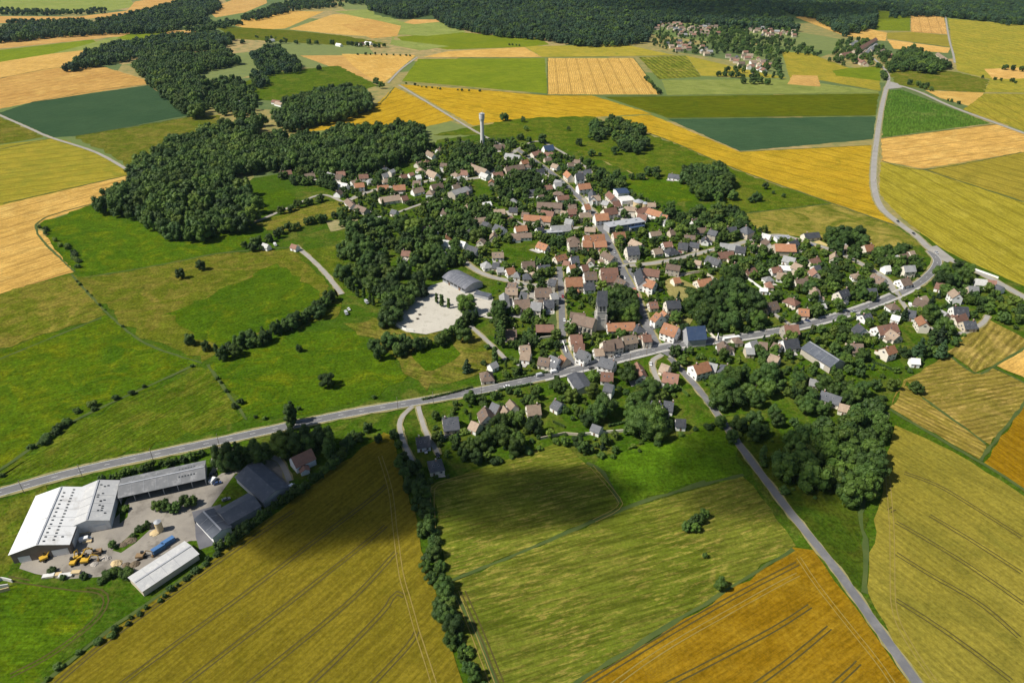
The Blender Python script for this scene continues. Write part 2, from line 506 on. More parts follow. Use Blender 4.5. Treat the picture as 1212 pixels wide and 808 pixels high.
# kind ; outline in the photograph ; row direction (two points) ; rows, pitch, tram spacing, patchiness
FIELDS = '''
LAWN|-90,340 120,250 400,190 900,225 1300,330 1300,880 -90,880|0,600 600,450|0.15,5,0,0.3
LAWN|370,205 480,185 520,165 600,155 700,185 800,225 900,262 1000,282 1110,300 1212,345 1212,400 1165,372 1122,420 1072,450 1050,500 1010,605 1020,700 940,625 850,505 700,545 640,530 508,570 460,510 380,520 250,540 400,490 545,440 480,440 395,355 350,292 330,250|400,300 700,240|0.15,5,0,0.5
PGRN|-40,0 155,0 160,8 130,13 -40,17|0,10 150,8|0.3,8,0,0.2
PEACH|-40,19 90,20 150,13 160,2 215,-6 240,-6 200,9 165,19 -40,30|0,24 150,16|0.3,8,0,0.3
PEACH|245,12 285,-4 315,-4 316,4 290,15 255,21|250,15 310,2|0.3,8,0,0.3
TAN|268,28 330,13 383,14 338,34 300,36|270,28 380,14|0.3,8,0,0.2
TAN|342,35 395,17 425,18 465,30 432,43 404,41|345,35 430,20|0.3,8,0,0.2
MEAD2|255,31 342,36 404,42 460,52 405,54 275,46|255,33 404,45|0.3,8,0,0.3
PEACH|-40,52 150,36 215,36 240,36 225,41 135,44 -40,62|0,55 140,40|0.3,8,0,0.4
GRNF|-40,64 110,47 120,55 60,65 -40,80|0,68 110,52|0.3,8,0,0.2
PGRN|60,64 135,44 222,40 240,38 260,40 150,52 120,57|60,60 150,48|0.3,8,0,0.3
GRNF|138,45 160,38 205,36 160,50|138,45 205,36|0.3,8,0,0.2
TAN|-40,80 60,64 122,57 100,64 70,81 -40,98|0,82 100,62|0.4,6,0,0.2
PEACH|-40,98 70,81 122,79 177,96 172,100 40,121 -40,137|0,105 120,85|0.5,6,26,0.3
DGRN|-5,135 38,121 175,101 226,136 95,161 58,163|0,145 175,115|0.25,5,0,0.2
MEAD2|85,162 227,138 262,136 258,152 190,203 155,198 125,180|90,165 230,140|0.2,6,0,0.5
MEAD2|-40,125 0,138 50,160 52,163 -40,176|0,160 50,155|0.3,6,0,0.5
YGRN|-40,177 60,164 78,166 112,181 152,203 150,209 -40,253|0,200 130,185|0.35,6,24,0.5
TAN|-40,253 150,208 158,219 112,241 42,266 88,322 -40,360|0,255 150,215|0.55,5,26,0.4
PEACH|355,66 490,65 452,98 440,96 388,78|360,68 480,72|0.3,7,0,0.3
MEAD|320,86 400,78 446,101 430,107 380,107 330,120 295,117 280,100|320,90 440,100|0.2,7,0,0.4
GOLD|340,158 437,132 467,103 543,141 505,150 470,147 400,153|345,157 437,132|0.4,5,28,0.3
GOLD|474,100 560,106 648,113 700,113 772,135 700,139 640,140 575,146 560,149|480,102 640,125|0.5,5,28,0.4
GRNF|495,70 645,69 648,111 476,96|495,75 645,75|0.35,5,0,0.4
TAN|500,68 530,61 620,56 642,68|500,66 640,62|0.4,7,0,0.3
YGRN|620,55 740,53 800,66 642,68|630,60 790,60|0.3,7,0,0.4
GRNF|470,44 540,38 640,46 650,53 620,56 530,59 480,52|480,48 640,50|0.2,7,0,0.2
PGRN|395,14 437,11 475,26 535,27 552,38 505,43 470,41 465,47 532,55 498,60 462,53 468,30|404,18 530,35|0.3,7,0,0.4
PEACH|478,27 505,17 521,26 490,29|480,26 520,22|0.3,7,0,0.4
PEACH|404,30 435,22 475,31 470,43 440,46|404,30 470,35|0.4,7,0,0.4
TAN|404,64 475,65 492,66 455,98 445,97 420,80|410,66 470,80|0.3,7,0,0.4
TAN|648,69 750,69 782,112 648,112|660,70 665,112|0.7,5,24,0.3
MIXG|756,68 812,66 830,91 780,94|756,70 790,94|1.0,14,0,0.3
PGRN|783,95 935,94 1040,108 1040,111 790,113|785,100 1030,105|0.3,6,0,0.5
YGRN|830,90 812,66 880,82 935,93|812,70 930,92|0.3,6,0,0.5
RAPE|716,115 1040,111 1036,137 792,140|720,120 1036,124|0.5,6,0,0.3
DGRN|790,141 1036,138 1034,165 876,179|800,145 1034,150|0.3,5,0,0.2
GOLD|720,139 770,136 876,180 1032,172 1033,215 1040,243 1060,266 985,240 870,200 800,170|770,140 1030,200|0.4,5,28,0.5
MIXG|880,253 985,241 1060,268 1092,290 1070,292 1030,294 960,282 900,274|890,260 1080,285|0.4,5,0,0.6
YELL|1043,192 1095,202 1260,255 1260,358 1150,312 1112,293 1060,252 1040,228|1050,200 1212,290|0.45,4,26,0.4
OLIV|1095,201 1260,172 1260,254|1095,201 1212,235|0.4,5,24,0.4
TAN|1043,164 1180,147 1260,174 1260,172 1092,200 1044,191|1045,180 1200,160|0.5,5,26,0.4
STRI|1046,108 1066,106 1172,146 1044,163|1062,108 1050,160|0.6,5,0,0.3
TAN|1095,107 1165,110 1155,128 1112,116|1095,110 1160,118|0.4,6,0,0.4
YGRN|1140,130 1165,111 1260,112 1260,172|1150,115 1212,150|0.4,6,26,0.4
MEAD2|1050,80 1130,85 1170,95 1165,110 1095,106 1060,100|1060,90 1160,100|0.2,6,0,0.5
YGRN|1128,64 1212,62 1260,64 1260,111 1165,109 1172,94 1133,84|1130,70 1212,90|0.4,6,0,0.5
TAN|1165,82 1260,78 1260,92 1175,94|1165,85 1212,85|0.4,6,0,0.4
GRNF|1035,36 1037,13 1077,15 1077,37|1040,20 1075,35|0.3,6,0,0.3
PEACH|1078,17 1117,20 1122,41 1078,38|1080,20 1082,38|0.5,6,26,0.2
OLIV|1050,39 1077,38 1123,42 1125,56 1050,46|1050,40 1120,48|0.3,6,0,0.4
TAN|1050,47 1125,57 1122,63 1058,58|1050,48 1120,60|0.4,6,0,0.4
YGRN|1122,22 1260,34 1260,64 1150,70 1128,63|1122,30 1212,50|0.4,6,26,0.5
TAN|925,14 965,22 1050,39 1048,49 1000,43 950,24|930,16 1040,44|0.4,7,0,0.4
YGRN|925,61 960,64 1005,81 1040,79 1042,108 970,95 935,94|930,65 1010,85|0.3,6,0,0.5
PEACH|938,89 968,90 971,103 932,100|938,90 968,98|0.4,6,0,0.3
GRNF|985,84 1003,81 1042,79 1042,96 990,90|990,85 1040,90|0.3,6,0,0.4
MEAB|45,265 112,242 180,270 215,282 296,268 300,290 260,300 200,312 100,329 88,320|60,270 290,280|0.2,6,0,0.45
MEAD2|-40,360 88,323 100,329 200,312 260,300 345,294 400,352 400,378 330,385 255,415 240,428 160,395 85,333|100,330 390,320|0.2,6,0,0.5
MEAD2|-40,362 86,324 128,372 -40,425|0,360 86,330|0.3,6,0,0.6
MEAB|-40,428 128,373 175,408 240,430 100,492 -40,580|0,430 120,400|0.25,6,0,0.5
MEAB|200,372 330,312 400,360 330,385 255,412|210,372 360,330|0.2,6,0,0.3
MEAD|-40,590 100,495 243,431 292,497 -10,580|0,570 243,440|0.5,3,0,0.45
MEAB|245,431 330,400 400,385 440,400 485,445 440,472 298,498|260,440 440,410|0.2,5,0,0.4
MEAD2|410,385 445,375 485,400 560,390 595,425 560,445 500,460 485,445 440,398|420,390 560,420|0.5,4,0,0.7
MEAB|490,410 530,400 545,425 500,440|490,410 540,420|0.2,5,0,0.2
MEAD2|300,268 350,245 420,235 410,255 330,275|300,265 410,240|0.4,4,0,0.7
MEAB|300,225 340,222 350,240 310,252|300,230 340,230|0.2,5,0,0.2
MEAD|345,300 400,290 412,335 405,350 380,320|350,300 400,330|0.2,5,0,0.5
MEAD|510,160 560,150 620,140 700,138 800,170 872,202 985,241 880,252 800,225 700,185 600,160|520,160 850,215|0.15,6,0,0.5
MEAB|735,215 800,210 830,235 800,240 745,232|735,215 800,235|0.2,6,0,0.4
LAWN|-40,600 60,574 130,556 262,526 400,495 455,512 400,550 330,603 240,672 130,748 20,840 -40,840|0,600 200,600|0.2,4,0,0.35
MEAD|-40,600 55,574 30,640 18,672 0,690 -40,700|0,590 20,670|0.3,4,0,0.6
MEAB|-40,702 30,690 118,700 118,728 60,775 20,830 -40,840|0,720 110,720|0.3,3,0,0.4
WHEAT|20,840 130,748 240,672 330,603 400,550 455,513 465,514 500,650 555,830|77,806 353,606|0.35,3,0,0.4
MIXG|510,572 560,556 662,524 712,560 735,601 530,688|515,640 720,590|0.6,3.4,0,0.12
LUSH|694,548 850,505 888,560 832,570 742,601 718,560|700,550 850,530|0.25,5,0,0.4
MIXG|531,692 737,604 880,563 943,645 680,815 650,840 565,840|540,720 900,620|0.6,3.4,0,0.12
ORAN|640,840 680,812 942,650 962,652 1080,815 1095,840|700,815 945,665|0.35,3,0,0.5
OLIV|1056,502 1130,535 1212,585 1250,605 1250,840 1115,840 1085,800 1024,700|1060,560 1212,660|0.3,3,0,0.5
SCRB|850,500 900,490 1010,600 1022,600 1020,702 945,625|870,520 1010,640|0.2,4,0,0.6
STUB|1123,417 1163,374 1230,410 1175,433 1153,441|1163,378 1125,418|0.9,6,0,0.3
STUB|1054,480 1070,450 1121,420 1153,443 1174,436 1228,460 1171,527 1092,470 1074,452|1070,455 1160,440|0.8,5,0,0.35
STUB|1053,483 1072,456 1092,472 1169,529 1160,545 1090,505|1060,490 1160,540|0.8,5,0,0.35
ORAN|1163,547 1215,478 1260,450 1260,615|1163,547 1215,585|0.35,3,0,0.5
TAN|1178,433 1235,398 1240,460|1178,433 1235,400|0.4,4,0,0.3
'''
fieldz = 0.02
fcount = {}
FIELD_POLYS = []
for line in FIELDS.strip().split('\n'):
    kind, outline, rowdir, par = line.split('|')
    pts = [tuple(G(*p)[:2]) for p in arr(outline)]
    (a0, a1) = [G(*p) for p in arr(rowdir)]
    rot = math.atan2(a1.y - a0.y, a1.x - a0.x)
    rows, pitch, tram, patch = (float(q) for q in par.split(','))
    c1, c2, c3 = COLS[kind]
    j = lambda c: None if c is None else tuple(max(0.004, q * s_) for q, s_ in zip(c, jit))
    lum = rnd.uniform(0.93, 1.07)
    jit = (lum * rnd.uniform(0.97, 1.03), lum, lum * rnd.uniform(0.92, 1.08))
    far = G(*arr(outline)[0]).y > 900
    fcount[kind] = fcount.get(kind, 0) + 1
    grass = kind in ('MEAD', 'MEAB', 'MEAD2', 'LAWN', 'SCRB', 'LUSH')
    m = field_mat('crop_' + kind.lower(), j(c1), j(c2), j(c3), rot, rows, pitch, 0.012 if not grass else 0.02, tram, patch, fine=0.5 if not grass else 0.85, fleck={'MIXG': 0.75, 'STUB': 0.8}.get(kind, 0.35))
    o = sheet('meadow' if grass else 'field', pts, fieldz, [m], rag=4.0 if grass else 1.2)
    tag(o, kind='structure')
    FIELD_POLYS.append((kind, pts, fieldz))
    fieldz += 0.0035

# wheel tracks through the standing crop; dark ones show soil with crop shade painted in
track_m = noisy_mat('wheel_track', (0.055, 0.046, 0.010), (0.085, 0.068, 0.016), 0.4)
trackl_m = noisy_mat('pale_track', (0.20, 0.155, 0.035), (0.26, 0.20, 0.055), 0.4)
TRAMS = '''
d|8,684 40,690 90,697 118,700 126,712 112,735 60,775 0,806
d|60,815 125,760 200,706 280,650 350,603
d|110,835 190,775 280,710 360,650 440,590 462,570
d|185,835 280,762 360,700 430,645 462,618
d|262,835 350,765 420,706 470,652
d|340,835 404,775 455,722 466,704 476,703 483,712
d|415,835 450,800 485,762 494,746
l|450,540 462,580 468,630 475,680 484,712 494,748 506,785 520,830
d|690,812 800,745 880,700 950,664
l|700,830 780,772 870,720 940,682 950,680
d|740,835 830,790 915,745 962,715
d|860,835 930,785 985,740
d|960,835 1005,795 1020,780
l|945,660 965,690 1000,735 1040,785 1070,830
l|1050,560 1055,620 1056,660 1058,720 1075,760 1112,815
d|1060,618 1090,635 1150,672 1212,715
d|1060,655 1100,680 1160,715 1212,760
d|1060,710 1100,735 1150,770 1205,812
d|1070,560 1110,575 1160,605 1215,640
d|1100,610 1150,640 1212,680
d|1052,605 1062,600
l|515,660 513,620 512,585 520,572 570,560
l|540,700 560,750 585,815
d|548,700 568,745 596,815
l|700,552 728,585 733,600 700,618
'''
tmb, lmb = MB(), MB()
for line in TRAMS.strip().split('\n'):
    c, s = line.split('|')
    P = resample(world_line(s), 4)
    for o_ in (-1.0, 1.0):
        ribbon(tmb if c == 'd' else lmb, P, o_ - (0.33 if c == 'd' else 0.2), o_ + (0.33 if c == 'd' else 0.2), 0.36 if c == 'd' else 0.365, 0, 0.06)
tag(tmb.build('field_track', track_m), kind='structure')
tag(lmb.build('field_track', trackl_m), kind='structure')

# ------------------------------------------------------------ roads
asph = noisy_mat('asphalt', (0.125, 0.125, 0.13), (0.165, 0.163, 0.162), 0.12, 0.9, c3=(0.20, 0.195, 0.19), scale3=0.06)
asph_d = noisy_mat('dark_asphalt', (0.10, 0.10, 0.115), (0.14, 0.14, 0.15), 0.12, 0.85)
paleroad = noisy_mat('pale_lane', (0.25, 0.235, 0.21), (0.33, 0.31, 0.275), 0.1, 0.9)
gravel = noisy_mat('chalk_gravel', (0.43, 0.40, 0.34), (0.51, 0.48, 0.41), 0.08, 0.95, c3=(0.31, 0.285, 0.23), scale3=0.16)
yardm = noisy_mat('yard_dirt', (0.20, 0.18, 0.155), (0.31, 0.28, 0.235), 0.06, 0.95, c3=(0.13, 0.115, 0.095), scale3=0.1)
verge_m = noisy_mat('dry_verge', (0.20, 0.19, 0.07), (0.31, 0.26, 0.13), 0.08, 0.95, c3=(0.10, 0.13, 0.03), scale3=0.2)
margin_m = noisy_mat('grass_margin', (0.045, 0.075, 0.016), (0.08, 0.105, 0.025), 0.1, 0.95)
white_p = noisy_mat('road_paint', (0.70, 0.70, 0.68), (0.80, 0.80, 0.78), 0.5)
pave_m = noisy_mat('pavement', (0.36, 0.34, 0.31), (0.44, 0.42, 0.38), 0.2, 0.9)
redpave = noisy_mat('red_paving', (0.36, 0.13, 0.09), (0.42, 0.17, 0.12), 0.3, 0.9)

ROADS = '''
main|7|asph|-40,594 0,583 100,556 260,522 400,492 480,478 560,464 640,447 700,433 760,418 800,409 880,399 940,388 1000,372 1050,354 1085,337 1102,323 1109,312 1108,306 1100,297
road|6.5|pale|1049,104 1043,130 1037,170 1034,200 1035,225 1043,246 1062,263 1085,280 1102,296 1128,309 1165,326 1212,352 1250,372
road|6|pale|1049,104 1054,100 1066,102 1090,110 1130,128 1212,158 1250,172
lane|4.4|asph|793,424 830,465 870,520 930,600 990,675 1040,745 1085,808 1105,838
street|7|asph|612,177 650,203 689,237 705,256 711,270 721,288 736,320 752,350 765,385 778,412
street|6|pale|407,240 440,226 480,219 522,213 547,213 578,207 600,188 612,177
street|5.5|pale|736,315 784,310 864,291 915,279 945,284 986,297 1020,313 1050,332 1058,349
street|5|pale|540,300 560,318 582,328 610,334 632,338 650,334 662,326
street|5|asph|662,316 664,340 665,372 666,400 668,412 680,435
street|5|pale|637,274 670,271 711,268
lane|3.5|pale|470,252 495,243 515,237 535,234 550,232
lane|4|pale|350,291 380,318 405,349
lane|3.5|pale|300,264 340,247 380,231 407,240
lane|3|pale|557,386 582,409 603,430
lane|2.8|pale|488,481 474,497 475,515 485,540 492,556
lane|2.8|pale|495,481 500,500 507,518 516,532 520,545
lane|4|pale|-20,128 30,150 60,163 112,180 152,202
lane|4|pale|494,68 475,82 459,99
lane|4|pale|472,101 520,130 563,156 600,175
lane|4|pale|1119,20 1123,45 1128,64 1130,75
lane|5|pale|1049,104 1052,92 1045,80 1030,66 1012,48
lane|3.5|pale|794,424 800,408
lane|3.5|pale|640,253 660,240 689,237
lane|3.5|pale|784,420 772,428 776,445 784,460
lane|3.5|pale|612,177 640,168 690,196 700,205
lane|3.5|pale|590,235 610,222 640,218 652,206
lane|3.5|pale|690,235 712,262
lane|3.5|pale|1060,345 1085,380 1130,395 1160,385 1170,372
lane|3.5|pale|800,328 830,322 850,335 870,345 905,365 935,385
lane|3.5|pale|600,250 610,262 630,270
lane|3|pale|250,545 300,540 330,545 345,575
'''
ROADLINES = []
rz = 0.42
vmb = MB()
for line in ROADS.strip().split('\n'):
    kind, w, mt, s = line.split('|')
    w = float(w)
    P = resample(world_line(s), 5)
    ROADLINES.append((kind, w, P))
    vw = 0.7 if kind == 'lane' else 1.6
    ribbon(vmb, P, -w / 2 - vw, w / 2 + vw, rz - 0.03 - 0.05 * (kind == 'lane'), 0, 0.6)
    mb = MB()
    ribbon(mb, P, -w / 2, w / 2, rz, 0, 0.0)
    name = {'main': 'road', 'road': 'road', 'street': 'street', 'lane': 'lane'}[kind]
    tag(mb.build(name, asph if mt == 'asph' else paleroad), kind='structure')
    if kind == 'main':
        mk = MB()
        Q = resample(P, 1.0)
        for i in range(0, len(Q) - 4, 13):
            ribbon(mk, Q[i:i + 4], -0.08, 0.08, rz + 0.02)
        ribbon(mk, P, w / 2 - 0.45, w / 2 - 0.27, rz + 0.024)
        ribbon(mk, P, -w / 2 + 0.27, -w / 2 + 0.45, rz + 0.024)
        tag(mk.build('road_marking', white_p), kind='structure')
        PV = [p for p in P if G(640, 447).x < p[0] < G(1085, 337).x]
        pv = MB()
        for o_ in (w / 2, -w / 2 - 1.8):
            ribbon(pv, PV, o_, o_ + 1.8, rz + 0.12)
            for e in (o_, o_ + 1.8):
                n0 = len(pv.v)
                ribbon(pv, PV, e, e, rz + 0.12)
                for i in range(n0, len(pv.v), 2):
                    pv.v[i] = (*pv.v[i][:2], rz - 0.1)
        tag(pv.build('pavement', pave_m), kind='structure')
    rz += 0.004
tag(vmb.build('verge', verge_m), kind='structure')

# rough grass margins between fields
MARGINS = '''
4|508,570 510,640 528,690 560,740 600,840
3|530,689 620,652 736,603 800,582 885,561
3|680,810 760,760 850,705 943,647
3|20,835 130,745 240,669 300,622
4|1053,484 1090,507 1160,547 1212,580 1240,600
3|1121,419 1153,442 1176,434 1240,395
3|1092,471 1130,498 1170,528
3|1160,545 1175,525 1215,475
3|1176,435 1225,460
4|1023,702 1024,640 1020,600 1052,485
3|88,322 42,266 112,241
3|0,425 128,373
3|85,325 128,372 175,408 240,430
3|292,497 245,431
4|-20,570 60,515 100,492 240,428
3|100,329 200,312 260,300 345,293
3|648,69 648,112
3|750,69 783,113
3|716,114 1040,110
3|790,140 1036,137
2|876,180 1033,172
3|720,139 800,170 870,200 985,241 1062,268
3|880,253 985,241
3|1095,201 1212,240
3|1043,164 1180,147
3|1043,190 1095,201 1212,180
3|476,97 560,105 648,113 780,114
3|495,69 645,68 800,66
3|340,158 437,131 467,103
3|38,121 175,101 226,136
3|85,162 227,138
3|0,177 60,164
3|150,208 0,242
3|0,93 70,80 122,79
3|694,548 715,560 736,601
3|835,570 745,600
'''
mmb = MB()
MZ = 0.33
for line in MARGINS.strip().split('\n'):
    w, s = line.split('|')
    w = float(w)
    P = resample(world_line(s, 4), 6)
    ribbon(mmb, P, -w * 0.3, w * 0.3, MZ, 0, 0.5)
    MZ += 0.001
tag(mmb.build('grass_margin', margin_m), kind='structure')


def patch(name, s, z, m, rag=0.5, d=None):
    pts = [tuple(G(*p)[:2]) for p in arr(s)]
    return tag(sheet(name, pts, z, [m], rag), kind='structure')


patch('sports_ground', '464,384 490,354 510,338 538,330 584,352 583,378 562,374 548,375 530,390 505,396 480,393', 0.38, gravel)
patch('yard', '120,628 140,610 150,590 180,578 245,568 258,540 250,528 262,524 290,540 310,545 330,545 345,575 340,580 315,565 280,560 268,575 250,600 235,608 240,622 246,640 225,640 195,655 160,680 135,685 90,690 40,680 25,672 30,655 80,655 88,625', 0.385, yardm)
patch('yard', '228,606 262,597 268,640 236,650', 0.39, asph_d)
for s_ in ('143,600 153,597 152,612 142,620', '132,652 150,637 170,621 178,627 160,643 142,655', '28,676 60,688 110,684 160,680 158,690 90,697 40,692', '245,574 262,560 285,556 300,545 285,541 262,550'):
    patch('garden_lawn', s_, 0.398, bpy.data.materials['crop_lawn'])
patch('plaza', '730,310 748,306 762,318 752,340 742,330', 0.39, asph)
patch('plaza', '785,405 812,402 815,412 795,424 782,418', 0.40, asph)
patch('crossing', '748,342 752,341 757,352 752,354', 0.62, redpave, 0.05)
patch('plaza', '720,240 745,236 760,262 728,270', 0.39, pave_m)
patch('junction', '1095,293 1108,291 1128,306 1122,311 1104,304', 0.405, paleroad)
patch('junction', '1048,106 1050,96 1062,99 1068,104 1060,105', 0.405, paleroad)
patch('bare_ground', '535,176 545,167 552,168 548,178', 0.38, yardm)
patch('allotment', '385,262 425,257 420,268 392,275', 0.38, verge_m)
patch('garden_lawn', '655,370 668,368 668,392 640,392', 0.38, margin_m)
patch('forecourt', '600,340 640,338 650,352 640,380 602,375', 0.38, paleroad)
patch('dry_lawn', '890,368 900,364 910,376 898,382 888,376', 0.38, field_mat('dry_lawn', (0.30, 0.25, 0.07), (0.36, 0.29, 0.10), None, 0, 0.3), 0.3)
patch('dry_lawn', '784,332 800,328 832,342 838,352 815,362 792,350', 0.375, field_mat('dry_grass', (0.26, 0.22, 0.08), (0.20, 0.19, 0.06), None, 0, 0.3), 0.5)
patch('dry_lawn', '793,372 820,378 810,395 795,390', 0.375, bpy.data.materials['dry_grass'], 0.5)
patch('bare_ground', '957,288 970,285 980,290 972,296', 0.38, field_mat('straw', (0.45, 0.36, 0.14), (0.50, 0.40, 0.17), None, 0, 0.3), 0.3)

# ------------------------------------------------------------ landmarks that the labels name
LANDM = [('the water tower', 571, 170), ('the church', 706, 388), ('the sports hall', 548, 338), ('the flat building', 738, 268),
         ('the steep blue roof', 823, 402), ('the white bus', 865, 404), ('the village crossroads', 796, 420), ('the yard house', 356, 552),
         ('the slate barn', 975, 418), ('the orange hall', 637, 260), ('the road bend', 1106, 318), ('the blue hall', 737, 230),
         ('the grey hall', 543, 230), ('the bright hall', 929, 296), ('the forked drive', 505, 532), ('the lane wood', 988, 490),
         ('the west street', 464, 222), ('the sports ground', 500, 372), ('the top street', 650, 190), ('the white shed', 50, 620),
         ('the stubble field', 1165, 400), ('the open hall', 645, 392), ('the valley track', 380, 316), ('the far crossroads', 1050, 103),
         ('the garage block', 687, 455), ('the tan silos', 760, 248), ('the bushy ditch', 510, 660), ('the straw patch', 968, 291)]
LW = [(n, G(x, y)) for n, x, y in LANDM]
ORD = ['', 'second ', 'third ', 'fourth ', 'fifth ', 'sixth ', 'seventh ', 'eighth ', 'ninth ', 'tenth ', 'eleventh ', 'twelfth ', 'thirteenth ', 'fourteenth ']
WAIT = []          # (object, head, x, y, skip) : labels are settled when every thing stands


def bearing(x, y, skip=''):
    best = sorted((math.hypot(x - p.x, y - p.y), i) for i, (n, p) in enumerate(LW) if n != skip)
    d, i = best[0]
    a = LW[i][1]
    ang = math.atan2(y - a.y, x - a.x)
    c = []
    for j, (n, p) in enumerate(LW):
        if j == i or n == skip:
            continue
        dd = math.hypot(p.x - a.x, p.y - a.y)
        if 40 < dd < 420 or (i in (7, 19, 23) and dd < 900):
            da = abs((math.atan2(p.y - a.y, p.x - a.x) - ang + math.pi) % (2 * math.pi) - math.pi)
            c.append((da + dd / 900, j))
    j = min(c)[1] if c else None
    return i, j, d


def settle_labels():
    g = {}
    for o, head, x, y, skip in WAIT:
        i, j, d = bearing(x, y, skip)
        g.setdefault((head, i, j), []).append((d, o))
    for (head, i, j), L in g.items():
        L.sort(key=lambda q: q[0])
        for k, (d, o) in enumerate(L):
            a = LW[i][0]
            short = lambda s_: s_
            t = f"{head}, {ORD[min(k, 13)]}" + ('closest to ' if k == 0 and len(L) > 1 else 'by ' if k == 0 else 'from ') + a
            if j is not None:
                t += ' towards ' + LW[j][0]
            o['label'] = t


# ------------------------------------------------------------ houses
ROOFC = {
    'O': ('orange tiled', (0.30, 0.135, 0.07), (0.36, 0.18, 0.10), (0.19, 0.12, 0.085)),
    'R': ('red brown tiled', (0.20, 0.105, 0.075), (0.26, 0.14, 0.10), (0.15, 0.11, 0.09)),
    'B': ('brown tiled', (0.15, 0.105, 0.08), (0.20, 0.145, 0.11), (0.11, 0.095, 0.08)),
    'T': ('weathered tan roofed', (0.27, 0.20, 0.145), (0.34, 0.26, 0.19), (0.20, 0.16, 0.125)),
    'S': ('dark slate roofed', (0.055, 0.06, 0.072), (0.088, 0.092, 0.105), (0.12, 0.12, 0.12)),
    'G': ('pale grey roofed', (0.24, 0.24, 0.24), (0.31, 0.31, 0.305), (0.18, 0.18, 0.175)),
    'W': ('white roofed', (0.62, 0.61, 0.58), (0.70, 0.69, 0.66), (0.52, 0.50, 0.46)),
    'U': ('blue roofed', (0.035, 0.06, 0.12), (0.055, 0.085, 0.15), (0.06, 0.075, 0.11)),
}


def roof_mat(code):
    w, a, b_, c = ROOFC[code]
    m, nt, b = mat('roof_' + w.replace(' ', '_'))
    k = NT(nt)
    tc = k.n('ShaderNodeNewGeometry').outputs['Position']
    oi = k.n('ShaderNodeObjectInfo')
    col = k.mix(k.ramp(k.noise(tc, 0.35, 4, 0.7), 0.35, 0.65), a, b_)
    col = k.mix(k.math('MULTIPLY', k.ramp(k.noise(tc, 0.8, 5, 0.75), 0.5, 0.7), 0.85), col, c)
    ob = k.n('ShaderNodeTexCoord').outputs['Object']
    wv = k.n('ShaderNodeTexWave', wave_type='BANDS', bands_direction='X')
    k.l(ob, wv.inputs['Vector'])
    wv.inputs['Scale'].default_value = 0.9
    wv.inputs['Distortion'].default_value = 0.6
    f = k.math('MULTIPLY_ADD', oi.outputs['Random'], 0.5, 0.72)
    f = k.math('MULTIPLY', f, k.math('MULTIPLY_ADD', wv.outputs['Fac'], 0.14, 0.93))
    v = k.n('ShaderNodeVectorMath', operation='SCALE')
    k.l(col, v.inputs[0])
    k.l(f, v.inputs['Scale'])
    k.l(v.outputs[0], b.inputs['Base Color'])
    b.inputs['Roughness'].default_value = 0.75 if code not in 'SU' else 0.5
    return m


RM = {c: roof_mat(c) for c in ROOFC}
WALLS = [('cream', noisy_mat('cream_render', (0.70, 0.64, 0.53), (0.77, 0.71, 0.60), 0.4, rand=0.15)),
         ('white', noisy_mat('white_render', (0.80, 0.79, 0.76), (0.86, 0.85, 0.82), 0.4, rand=0.1)),
         ('beige', noisy_mat('beige_render', (0.50, 0.42, 0.32), (0.58, 0.50, 0.39), 0.4, rand=0.2)),
         ('stone', noisy_mat('stone_wall', (0.38, 0.34, 0.28), (0.46, 0.42, 0.35), 0.8, rand=0.2)),
         ('grey', noisy_mat('grey_wall', (0.34, 0.34, 0.35), (0.42, 0.42, 0.42), 0.4, rand=0.1))]
glass = noisy_mat('dark_glass', (0.02, 0.025, 0.03), (0.035, 0.04, 0.05), 1, 0.15, 0.5)
framem = noisy_mat('window_frame', (0.62, 0.60, 0.56), (0.70, 0.68, 0.64), 1)
doorm = noisy_mat('door_wood', (0.14, 0.08, 0.05), (0.22, 0.13, 0.08), 1, rand=0.6)
brick = noisy_mat('chimney_brick', (0.30, 0.15, 0.10), (0.36, 0.20, 0.14), 1)
shutm = noisy_mat('shutter', (0.30, 0.28, 0.25), (0.40, 0.37, 0.33), 1, rand=0.6)
zinc = noisy_mat('zinc_sheet', (0.30, 0.31, 0.33), (0.38, 0.39, 0.41), 0.4, 0.5)
concrete = noisy_mat('concrete', (0.55, 0.54, 0.51), (0.63, 0.62, 0.59), 0.3, rand=0.05)

wmb = MB()
wmb.box((0, -0.04, 0), (1.1, 0.14, 1.45), mi=0)
wmb.box((0, -0.10, 0), (0.92, 0.06, 1.25), mi=1)
wmb.box((-0.80, -0.06, 0), (0.46, 0.08, 1.4), mi=2)
wmb.box((0.80, -0.06, 0), (0.46, 0.08, 1.4), mi=2)
WINDOW = wmb.mesh('window', [framem, glass, shutm])
dmb = MB()
dmb.box((0, -0.05, 1.05), (1.25, 0.16, 2.3), mi=1)
dmb.box((0, -0.10, 1.02), (1.0, 0.12, 2.1), mi=0)
DOOR = dmb.mesh('door', [doorm, framem])
cmb = MB()
cmb.box((0, 0, 0.3), (0.9, 0.6, 2.2), mi=0)
cmb.box((0, 0, 1.46), (1.05, 0.75, 0.14), mi=1)
cmb.cyl((-0.2, 0, 1.5), (-0.2, 0, 1.9), 0.14, 0.12, 8, 0)
cmb.cyl((0.2, 0, 1.5), (0.2, 0, 1.9), 0.14, 0.12, 8, 0)
CHIM = cmb.mesh('chimney', [brick, concrete])
smb = MB()
smb.box((0, 0, 0), (0.9, 1.2, 0.12), mi=0)
smb.box((0, 0, 0.07), (0.72, 1.0, 0.05), mi=1)
SKYL = smb.mesh('skylight', [zinc, glass])

FOOT = []          # building footprints: x, y, cos, sin, half length, half width


